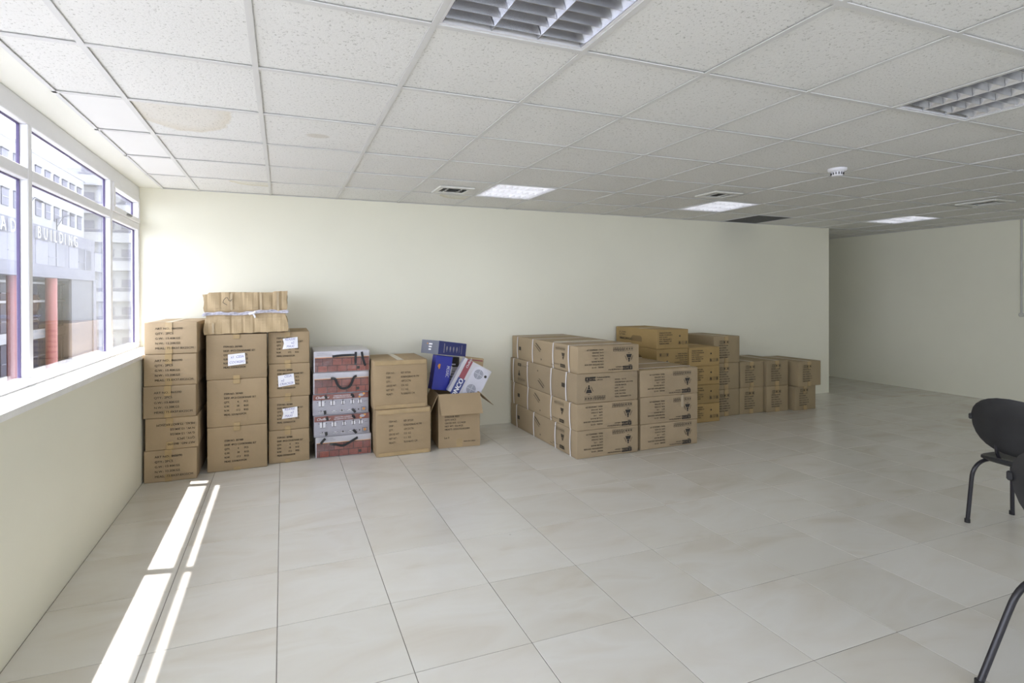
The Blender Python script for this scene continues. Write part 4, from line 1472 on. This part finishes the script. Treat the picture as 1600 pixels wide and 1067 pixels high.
for k in range(4):
    dx = (0.0, -0.003, 0.0, 0.014)[k]
    t = carton(lab7[k], 'long strapped cartons, stack of four', 2.424 + dx, 3.078 + dx, 4.152 + (0, -0.006, 0.004, 0.0)[k], 5.592 + (0, -0.006, 0.004, 0)[k], zs7[k], zs7[k + 1], CB3, math.radians((0.5, 0.2, 0.5, 0.1)[k]), bulge=0.004)
    put_print(t, LP_UP if k == 2 else LP_DN, 0.0, (0.0, -0.006, 0.004, -0.002)[k])
    put_print(t, SP_B if k == 2 else SP_A, 0.0, (0.0, -0.006, 0.008, 0.0)[k], 'left', 'side_marks')
    strap_bands(t, STR[k])
    W, D, H = dims(t)
    if k in (3,):
        mb = MB(); mb.box(-W / 2 + 0.05, W / 2 - 0.05, -D / 2 + 0.5, -D / 2 + 0.56, H - 0.0025, H + 0.0003); mb.build('packing_tape', TAPEC, t)
lab8 = ['long carton on the floor, bottom one of the stack of three', 'long carton with shiny tape, middle one of the stack of three', 'long carton, topmost of the stack of three beside the taller stack']
zs8 = [0.0, 0.240, 0.495, 0.748]
for k in range(3):
    t = carton(lab8[k], 'long cartons, stack of three', 3.112 + (0.004, 0.0, 0.0)[k], 3.790 + (0, 0.004, 0.006)[k], 4.175, 5.60, zs8[k], zs8[k + 1], CB3, math.radians((1.6, 1.8, 1.5)[k]) * 0.4, bulge=0.004)
    put_print(t, LP_DN, 0.012, -0.004)
    strap_bands(t, (0.17, 0.55, 1.00, 1.30))
    W, D, H = dims(t)
    mb = MB(); mb.box(-W / 2 + 0.004, W / 2 - 0.004, -D / 2 + 0.02, -D / 2 + 0.075, H - 0.0025, H + 0.0003); mb.build('packing_tape', TAPEC, t)
    if k == 1:
        mb = MB(); mb.box(W * 0.19, W * 0.235, -D / 2 - EPS + 0.0002, -D / 2, H - 0.12, H - 0.002); mb.build('clear_tape', plain('glossy_clear_tape', (0.44, 0.36, 0.25), 0.08, coat=1.0), t)

# -- stacks 9: golden cartons with hand holes
GPL = ['VINAFLAT KITCHEN', 'MODEL: VF-620 BLACK', 'N.W.: 9.2 KGS', 'G.W.: 10.6 KGS QTY 1', 'MEAS.: 78X44X21 CM', 'MADE IN CHINA']
def gold_front():
    p = Print()
    for k, s in enumerate(GPL):
        p.text(s, 0.028, 0.172 - 0.0235 * k, 0.0125, 'LEFT', 0, 0.98, 0.0012)
    for k in range(3):
        q = 0.285 + 0.046 * k
        p.frame(q, 0.048, q + 0.034, 0.084, 0.002)
        if k != 1:
            p.poly([(q + 0.006, 0.062), (q + 0.028, 0.062), (q + 0.017, 0.084)])
            p.rect(q + 0.006, 0.053, q + 0.028, 0.058)
        else:
            p.ring(q + 0.017, 0.066, 0.010, 0.002, 12)
    p.disc(0.305, 0.140, 0.010, 0.010, 10)
    return p
GF = gold_front().mesh('print_marks', INK)
q_ = gold_front()
q_.v = [(0.44 - x, 0.215 - y, z) for x, y, z in q_.v]
GFD = q_.mesh('print_marks', INK)
p = Print()
p.text('Cooker', 0.095, 0.150, 0.018, 'LEFT', 0, 1.0, 0.001); p.text('Home', 0.095, 0.122, 0.018, 'LEFT', 0, 1.0, 0.001)
p.ring(0.060, 0.142, 0.022, 0.004)
p.text('VINACOM FLAT', 0.045, 0.070, 0.026, 'LEFT', 0.1, 0.95, 0.003)
GS = p.mesh('side_lettering', INKP)
def gold(label, x0, x1, y0, z0, flip, dark=True, rz=0.0):
    t = carton(label, 'golden brown cartons with hand holes', x0, x1, y0, 5.60, z0, z0 + 0.2146, CB4, math.radians(rz), bulge=0.002)
    put_print(t, GFD if flip else GF, 0.0, 0.0)
    put_print(t, GS, 0.04, 0.0, 'left', 'side_lettering')
    W, D, H = dims(t)
    hp = [(-0.10, 0.062), (0.10, 0.062), (0.10, 0.095)]
    for a in range(0, 181, 20):
        hp.append((0.055 + 0.0 + 0.045 * math.cos(math.radians(a)) if a < 90 else -0.055 + 0.045 * math.cos(math.radians(a)), 0.098 + 0.032 * math.sin(math.radians(a))))
    hp.append((-0.10, 0.095))
    mb = MB()
    mb.prism([(-D / 2 + 0.36 + a, b) for a, b in hp], 'x', -W / 2 - 0.0022, -W / 2 + 0.002)
    mb.build('hand_hole', HANDH, t)
    mb = MB(); mb.box(-W / 2 + 0.004, W / 2 - 0.004, -D / 2 + 0.3, -D / 2 + 0.36, H - 0.0025, H + 0.0003); mb.build('packing_tape', TAPE, t)
names5 = ['bottom', 'fourth from top', 'third from top', 'second from top', 'topmost']
for k in range(5):
    gold('golden carton with hand holes, %s of the five-high stack behind the long cartons' % names5[k], 3.832, 4.262, 4.83 + (0, 0, 0.0, 0.004, -0.004)[k], 0.2146 * k, k in (1, 3), rz=(0, 0.2, -0.2, 0.2, -0.4)[k])
names4 = ['bottom', 'third from top', 'second from top', 'topmost']
for k in range(4):
    gold('golden carton, %s of the four-high stack beside the dull brown cartons' % names4[k], 4.274, 4.712, 4.828, 0.2146 * k, False, rz=(0.2, -0.1, 0.1, 0)[k])

# -- stacks 10: dull brown cartons
p = Print()
for k, s in enumerate(['ITEM NO.: KX-204', 'RICE COOKER', 'QTY: 4 PCS / CTN', 'N.W.: 11.3 KGS  G.W.', 'MEAS.: 60X38X32 CM', 'MADE IN CHINA']):
    p.text(s, 0.07, 0.205 - 0.029 * k, 0.0135, 'LEFT', 0, 0.92, 0.0013)
for k in range(3):
    q = 0.085 + k * 0.05
    p.frame(q, 0.232, q + 0.042, 0.268, 0.003)
    p.disc(q + 0.021, 0.25, 0.011, 0.012, 10) if k else p.ring(q + 0.021, 0.25, 0.012, 0.003)
BF = p.mesh('print_marks', INKP)
def brown(label, x0, x1, y0, z0, z1, rz):
    t = carton(label, 'dull brown cartons at the end of the row', x0, x1, y0, min(5.612, y0 + 0.62), z0, z1, CB5, math.radians(rz), bulge=0.004)
    front_tape(t, 0.47, 0.10, 0.06, 0.055)
    put_print(t, BF, -0.002, 0.0)
    return t
brown('dull brown carton, lower one beside the four-high golden stack', 4.782, 5.170, 4.985, 0, 0.322, 0.3)
brown('dull brown carton, middle one of three beside the golden stack', 4.782, 5.168, 4.985, 0.322, 0.638, -0.2)
brown('dull brown carton standing alone on top of the others', 4.780, 5.182, 4.990, 0.638, 0.958, 0.4)
brown('dull brown carton, lower one in the second column from the golden stack', 5.186, 5.566, 4.99, 0, 0.322, -0.4)
brown('dull brown carton, upper one in the second column from the golden stack', 5.186, 5.568, 4.985, 0.322, 0.637, 0.2)
brown('dull brown carton, lower one in the third column from the golden stack', 5.590, 5.945, 4.955, 0, 0.322, -1.0)
brown('dull brown carton, upper one in the third column from the golden stack', 5.588, 5.945, 4.955, 0.322, 0.637, -1.2)
t = brown('dull brown carton at the far end of the row, lower of two', 5.980, 6.350, 4.90, 0, 0.302, 1.0)
t2 = brown('dull brown carton at the far end of the row, upper one, set askew', 6.000, 6.410, 4.875, 0.302, 0.614, 2.2)
clear_dims()

# ------------------------------------------------------------------ chairs
def make_chair(label, loc, rotz, lift=0.0, splay=0.0):
    """faces local +x"""
    t = empty('office_chair', loc, rotz)
    tag(t, label, 'chair', 'black stacking chairs at the right edge')
    # seat pad: super-ellipse outline, dished, waterfall front
    nu, nv_ = 28, 8
    verts, faces = [], []
    def seat_z(x, y):
        return 0.448 - 0.010 * math.exp(-((x + 0.03) ** 2 + y * y) / 0.03) - 0.05 * max(0, (x - 0.13) / 0.10) ** 2 + 0.02 * max(0, (-x - 0.12) / 0.09) ** 2
    for side in (0, 1):
        for j in range(nv_ + 1):
            rr = j / nv_
            for i in range(nu):
                a = 2 * math.pi * i / nu
                c, s = math.cos(a), math.sin(a)
                x = 0.215 * rr * math.copysign(abs(c) ** 0.62, c)
                y = 0.225 * rr * math.copysign(abs(s) ** 0.62, s)
                edge = max(0.0, (rr - 0.8) / 0.2)
                z = seat_z(x, y) - (0.010 * edge ** 2 if side == 0 else 0.036 - 0.012 * edge ** 2)
                verts.append((x, y, z))
    st = (nv_ + 1) * nu
    for side in (0, 1):
        for j in range(nv_):
            for i in range(nu):
                q = [side * st + j * nu + i, side * st + j * nu + (i + 1) % nu, side * st + (j + 1) * nu + (i + 1) % nu, side * st + (j + 1) * nu + i]
                faces.append(tuple(q if side == 0 else q[::-1]))
    for i in range(nu):
        faces.append((nv_ * nu + i, nv_ * nu + (i + 1) % nu, st + nv_ * nu + (i + 1) % nu, st + nv_ * nu + i))
    mb = MB(); mb.add(verts, faces); mb.build('seat', BLACKPL, t, True)
    # backrest: curved oval shell
    verts, faces = [], []
    for side in (0, 1):
        for j in range(nv_ + 1):
            rr = j / nv_
            for i in range(nu):
                a = 2 * math.pi * i / nu
                c, s = math.cos(a), math.sin(a)
                y = 0.235 * rr * math.copysign(abs(c) ** 0.85, c)
                z = (0.158 if s > 0 else 0.192) * rr * math.copysign(abs(s) ** 0.75, s)
                zz_ = z + 0.674 - 0.022 * abs(y / 0.235) ** 2 * (1 if z > 0 else -0.6)
                x = -0.215 + 0.62 * y * y - 0.18 * (zz_ - 0.68) - (0.010 if side else -0.010) * math.sqrt(max(0.0, 1 - rr ** 4))
                verts.append((x, y, zz_))
    for side in (0, 1):
        for j in range(nv_):
            for i in range(nu):
                q = [side * st + j * nu + i, side * st + j * nu + (i + 1) % nu, side * st + (j + 1) * nu + (i + 1) % nu, side * st + (j + 1) * nu + i]
                faces.append(tuple(q if side == 0 else q[::-1]))
    for i in range(nu):
        faces.append((nv_ * nu + i, nv_ * nu + (i + 1) % nu, st + nv_ * nu + (i + 1) % nu, st + nv_ * nu + i))
    mb = MB(); mb.add([(a_, b_, c_ + lift) for a_, b_, c_ in verts], faces); mb.build('backrest', BLACKPL, t, True)
    r_ = 0.0115
    def arc(p0, p1, p2, n_=8):
        p0, p1, p2 = Vector(p0), Vector(p1), Vector(p2)
        return [(1 - u) ** 2 * p0 + 2 * u * (1 - u) * p1 + u * u * p2 for u in [k / n_ for k in range(n_ + 1)]]
    for s in (-1, 1):
        # rear leg: foot up, bend, in under the seat
        pts = [(-0.205 - splay, s * 0.238, 0.012), (-0.188 - splay * 0.139, s * 0.228, 0.26)] + arc((-0.185, s * 0.226, 0.30), (-0.175 + splay * 0.3, s * 0.215, 0.405), (-0.07 + splay * 0.3, s * 0.185, 0.408)) + [(0.02, s * 0.165, 0.408)]
        mb = MB(); mb.tube(pts, r_, 12); mb.build('leg', TUBE, t, True)
        pts = [(0.215, s * 0.235, 0.012), (0.195, s * 0.226, 0.26)] + arc((0.19, s * 0.224, 0.30), (0.18, s * 0.215, 0.392), (0.09, s * 0.185, 0.395)) + [(0.02, s * 0.165, 0.404)]
        mb = MB(); mb.tube(pts, r_, 12); mb.build('leg', TUBE, t, True)
        for x in (-0.2058 - splay, 0.2158):
            mb = MB(); mb.cyl((x, s * 0.2385, 0.0005), 0.0145, 0.024, 12); mb.build('foot_cap', BLACKISH, t, True)
        # back upright
        pts = arc((0.02, s * 0.10, 0.404), (-0.165, s * 0.10, 0.40), (-0.178, s * 0.10, 0.50)) + [(-0.184, s * 0.10, 0.58 + lift), (-0.190, s * 0.10, 0.68 + lift)]
        mb = MB(); mb.tube(pts, 0.010, 10); mb.build('back_upright', TUBE, t, True)
        mb = MB(); mb.bbox(-0.196, -0.176, s * 0.233 - 0.010, s * 0.233 + 0.010, 0.662 + lift, 0.698 + lift, 0.006); mb.build('back_lug', BLACKPL, t)
    mb = MB(); mb.tube([(0.02, -0.166, 0.404), (0.02, 0.166, 0.404)], r_, 10); mb.build('cross_bar', TUBE, t, True)
    return t
make_chair('black chair with oval backrest near the right edge, facing the side wall', (4.265, 1.852, 0), math.radians(-4))
make_chair('black chair nearest the camera, mostly cut off by the right edge of the picture', (2.70, 0.925, 0), math.radians(-8), 0.095, 0.12)

# ------------------------------------------------------------------ outside: street and buildings
EX_GREY = plain('pale_lilac_render', (0.085, 0.085, 0.103), 0.7, nscale=0.4, amount=0.05)
EX_WHITE = plain('white_render', (0.24, 0.24, 0.24), 0.7, nscale=0.4, amount=0.05)
EX_ROOF = plain('pale_roof_sheet', (0.17, 0.17, 0.17), 0.6, nscale=0.4)
EX_GLASS = plain('grey_blue_window_glass', (0.030, 0.031, 0.045), 0.3, nscale=0.6, amount=0.3)
EX_LT = plain('pale_window_blind', (0.11, 0.11, 0.135), 0.6)
EX_RED = plain('coral_red_column_paint', (0.17, 0.036, 0.028), 0.5, nscale=0.6)
EX_DK = plain('mid_grey_cladding', (0.050, 0.050, 0.058), 0.6)
EX_SIGN = plain('white_sign_letter', (0.26, 0.26, 0.27), 0.5)
ASPH = plain('pale_asphalt', (0.22, 0.22, 0.22), 0.9, nscale=0.3)
mb = MB(); mb.box(-60, -1.8, -60, 120, -8.4, -8.0)
smesh('street', mb, ASPH, 'pale street far below the window')
b1 = empty('office_building', (-16.0, 40, -8.0))
tag(b1, 'grey office building with lettering and coral red columns across the street', 'building')
BX, BY, BZ = -16.0, 40.0, -8.0
def part(nm, mat, root, org, x0, x1, y0, y1, z0, z1, parent=None):
    mb = MB(); mb.box(x0 - org[0], x1 - org[0], y0 - org[1], y1 - org[1], z0 - org[2], z1 - org[2])
    return mb.build(nm, mat, parent or root)
O1 = (BX, BY, BZ)
part('fascia', EX_GREY, b1, O1, -17.6, -16.0, 10, 58.4, 2.95, 6.5)
part('fascia_lip', EX_GREY, b1, O1, -17.6, -15.85, 10, 58.4, 2.85, 2.95)
part('recessed_wall', EX_DK, b1, O1, -18.6, -18.2, 10, 62, -8.0, 2.85)
part('side_wall', EX_DK, b1, O1, -16.2, -16.0, 52.6, 57.6, -8.0, 2.85)
part('end_wall', EX_GREY, b1, O1, -18.2, -15.9, 57.6, 58.4, -8.0, 2.85)
for k in range(-3, 3):                      # openings in the fascia: blind + dark window
    y0 = 45.85 + k * 6.2
    wn = part('window', EX_LT, b1, O1, -16.05, -15.985, y0, y0 + 2.1, 3.75, 5.42)
    w2 = part('window', EX_GLASS, b1, O1, -16.05, -15.98, y0 + 2.1, y0 + 5.25, 3.75, 5.50)
    part('pane_bar', EX_LT, b1, O1, -15.98, -15.95, y0 + 3.55, y0 + 3.72, 3.75, 5.50, w2)
    part('pane_bar', EX_LT, b1, O1, -15.98, -15.95, y0 + 2.1, y0 + 3.55, 4.35, 4.42, w2)
    part('window_head', EX_DK, b1, O1, -16.05, -15.975, y0 - 0.05, y0 + 2.1, 5.42, 5.52)
for k in range(-4, 2):
    yc = 43.75 + k * 6.1
    mb = MB(); mb.cyl((-16.45 - BX, yc - BY + 0.0, 0), 0.37, 2.85 - BZ, 24)
    mb.build('red_column', EX_RED, b1, True)
for z0, z1 in ((1.0, 1.18), (-1.85, -1.13), (-4.9, -4.1), (2.45, 2.62)):
    part('spandrel', EX_WHITE, b1, O1, -18.2, -18.0, 10, 61.8, z0, z1)
for k in range(-6, 4):
    y0 = 49.3 + k * 3.1
    for z0, z1 in ((1.25, 2.4), (-1.05, 0.95), (-4.05, -1.95), (-7.6, -5.0)):
        wn = part('window', EX_GLASS, b1, O1, -18.2, -18.14, y0 + 0.1, y0 + 2.9, z0, z1)
        part('pane_bar', EX_LT, b1, O1, -18.14, -18.09, y0 + 0.1, y0 + 2.9, z0 + (z1 - z0) * 0.36, z0 + (z1 - z0) * 0.36 + 0.07, wn)
        part('pane_bar', EX_LT, b1, O1, -18.14, -18.09, y0 + 1.5, y0 + 1.58, z0, z1, wn)
# sign letters, one by one
for ch, y in zip('ADBUILDING', (40.55, 41.75, 45.75, 46.75, 47.95, 48.65, 49.6, 50.75, 51.5, 52.75)):
    v, f = text_poly(ch, 0.86 / 0.70, 'LEFT', 0, 0.86)
    vs_ = [(0.16, p_[0], p_[1]) for p_ in v] + [(0.0, p_[0], p_[1]) for p_ in v]
    n_ = len(v)
    fs = [tuple(fc) for fc in f] + [tuple(i + n_ for i in fc)[::-1] for fc in f]
    cnt = {}
    for fc in f:
        for a, b in zip(fc, fc[1:] + fc[:1]):
            cnt[(a, b)] = 1
    for (a, b) in cnt:
        if (b, a) not in cnt:
            fs.append((a, b, b + n_, a + n_)[::-1])
    mb = MB(); mb.add(vs_, fs)
    o = mb.build('sign_letter', EX_SIGN, b1)
    o.location = (0.002, y - BY, 5.52 - BZ)
b2 = empty('white_building', (-20.0, 40, -8.0))
tag(b2, 'white building with two rows of small windows behind the lettered facade', 'building')
O2 = (-20.0, 40, -8.0)
part('wall', EX_WHITE, b2, O2, -26, -19.0, 10, 66.0, -8.0, 13.2)
part('eave', EX_WHITE, b2, O2, -26, -18.95, 10, 66.5, 13.2, 13.45)
mb = MB(); mb.prism([(-18.95 + 20, 13.45 + 8), (-26 + 20, 13.45 + 8), (-22.5 + 20, 15.0 + 8)], 'y', 10 - 40, 66.5 - 40)
mb.build('roof', EX_ROOF, b2)
for k in range(-12, 6):
    y0 = 54.4 + k * 1.92
    for z0, z1 in ((10.7, 12.25), (8.15, 9.4)):
        wn = part('window', EX_LT, b2, O2, -19.0, -18.93, y0, y0 + 1.08, z0, z1)
        part('window_head', EX_DK, b2, O2, -18.99, -18.86, y0 - 0.05, y0 + 1.12, z1, z1 + 0.07, wn)
        part('pane_bar', EX_WHITE, b2, O2, -18.93, -18.9, y0, y0 + 1.08, (z0 + z1) / 2 - 0.03, (z0 + z1) / 2 + 0.03, wn)
b3 = empty('balcony_building', (-16.0, 73, -8.0))
tag(b3, 'pale tall building with grey balcony bands seen beyond the lettered facade', 'building')
O3 = (-16.0, 73, -8.0)
part('wall', EX_WHITE, b3, O3, -26, -9, 73, 83, -8.0, 17.0)
for z in (-5.8, -2.3, 0.9, 4.4, 7.6, 10.8, 14.0):
    part('balcony_band', EX_WHITE, b3, O3, -21.5, -10.0, 72.0, 73, z, z + 1.1)
    part('painted_shadow_strip', EX_LT, b3, O3, -21.5, -10.0, 72.9, 72.99, z + 1.1, z + 1.5)  # solid strip; shade above each band is put into its grey
    for k in range(5):
        part('window', EX_LT, b3, O3, -21.2 + k * 1.9, -20.0 + k * 1.9, 72.94, 72.99, z + 1.6, z + 2.5)
b4 = empty('street_lamp', (-18.74, 58.1, 7.0))
tag(b4, 'thin street lamp with braced arm rising above the lettered facade', 'street lamp')
mb = MB(); mb.tube([(0, 0, -15.0), (0, 0, 1.35)], 0.05, 8); mb.build('pole', EX_DK, b4, True)
mb = MB(); mb.tube([(0, 0, 1.3), (0.0, 1.6, 1.75), (0.0, 3.6, 2.2)], 0.035, 8); mb.build('arm', EX_DK, b4, True)
mb = MB(); mb.tube([(0, 0, 0.6), (0.0, 1.7, 1.78)], 0.03, 8); mb.build('brace', EX_DK, b4, True)
mb = MB(); mb.bbox(-0.06, 0.10, 3.3, 4.2, 2.12, 2.25, 0.04); mb.build('lamp_head', EX_DK, b4)
b5 = empty('street_lamp', (-18.74, 52.4, 7.0))
tag(b5, 'thin street lamp arm partly hidden behind the window mullion', 'street lamp')
mb = MB(); mb.tube([(0, 0, -15.0), (0, 0, 1.7)], 0.05, 8); mb.build('pole', EX_DK, b5, True)
mb = MB(); mb.tube([(0, 0, 1.65), (0.0, 1.2, 2.5), (0.0, 3.0, 2.4)], 0.035, 8); mb.build('arm', EX_DK, b5, True)
mb = MB(); mb.bbox(-0.06, 0.10, 2.6, 3.4, 2.30, 2.42, 0.04); mb.build('lamp_head', EX_DK, b5)

# fine print is one joined part per face
for o in bpy.data.objects:
    if o.parent and o.name.split('.')[0] in ('print_marks', 'side_marks', 'handwriting', 'lettering', 'band_lettering', 'strip_lettering', 'pot_pictures',
                                             'pot_outlines', 'end_lettering', 'front_pictures', 'side_lettering', 'printed_lines', 'burner_rings', 'logo_lettering', 'stripe_lettering'):
        o['kind'] = 'stuff'
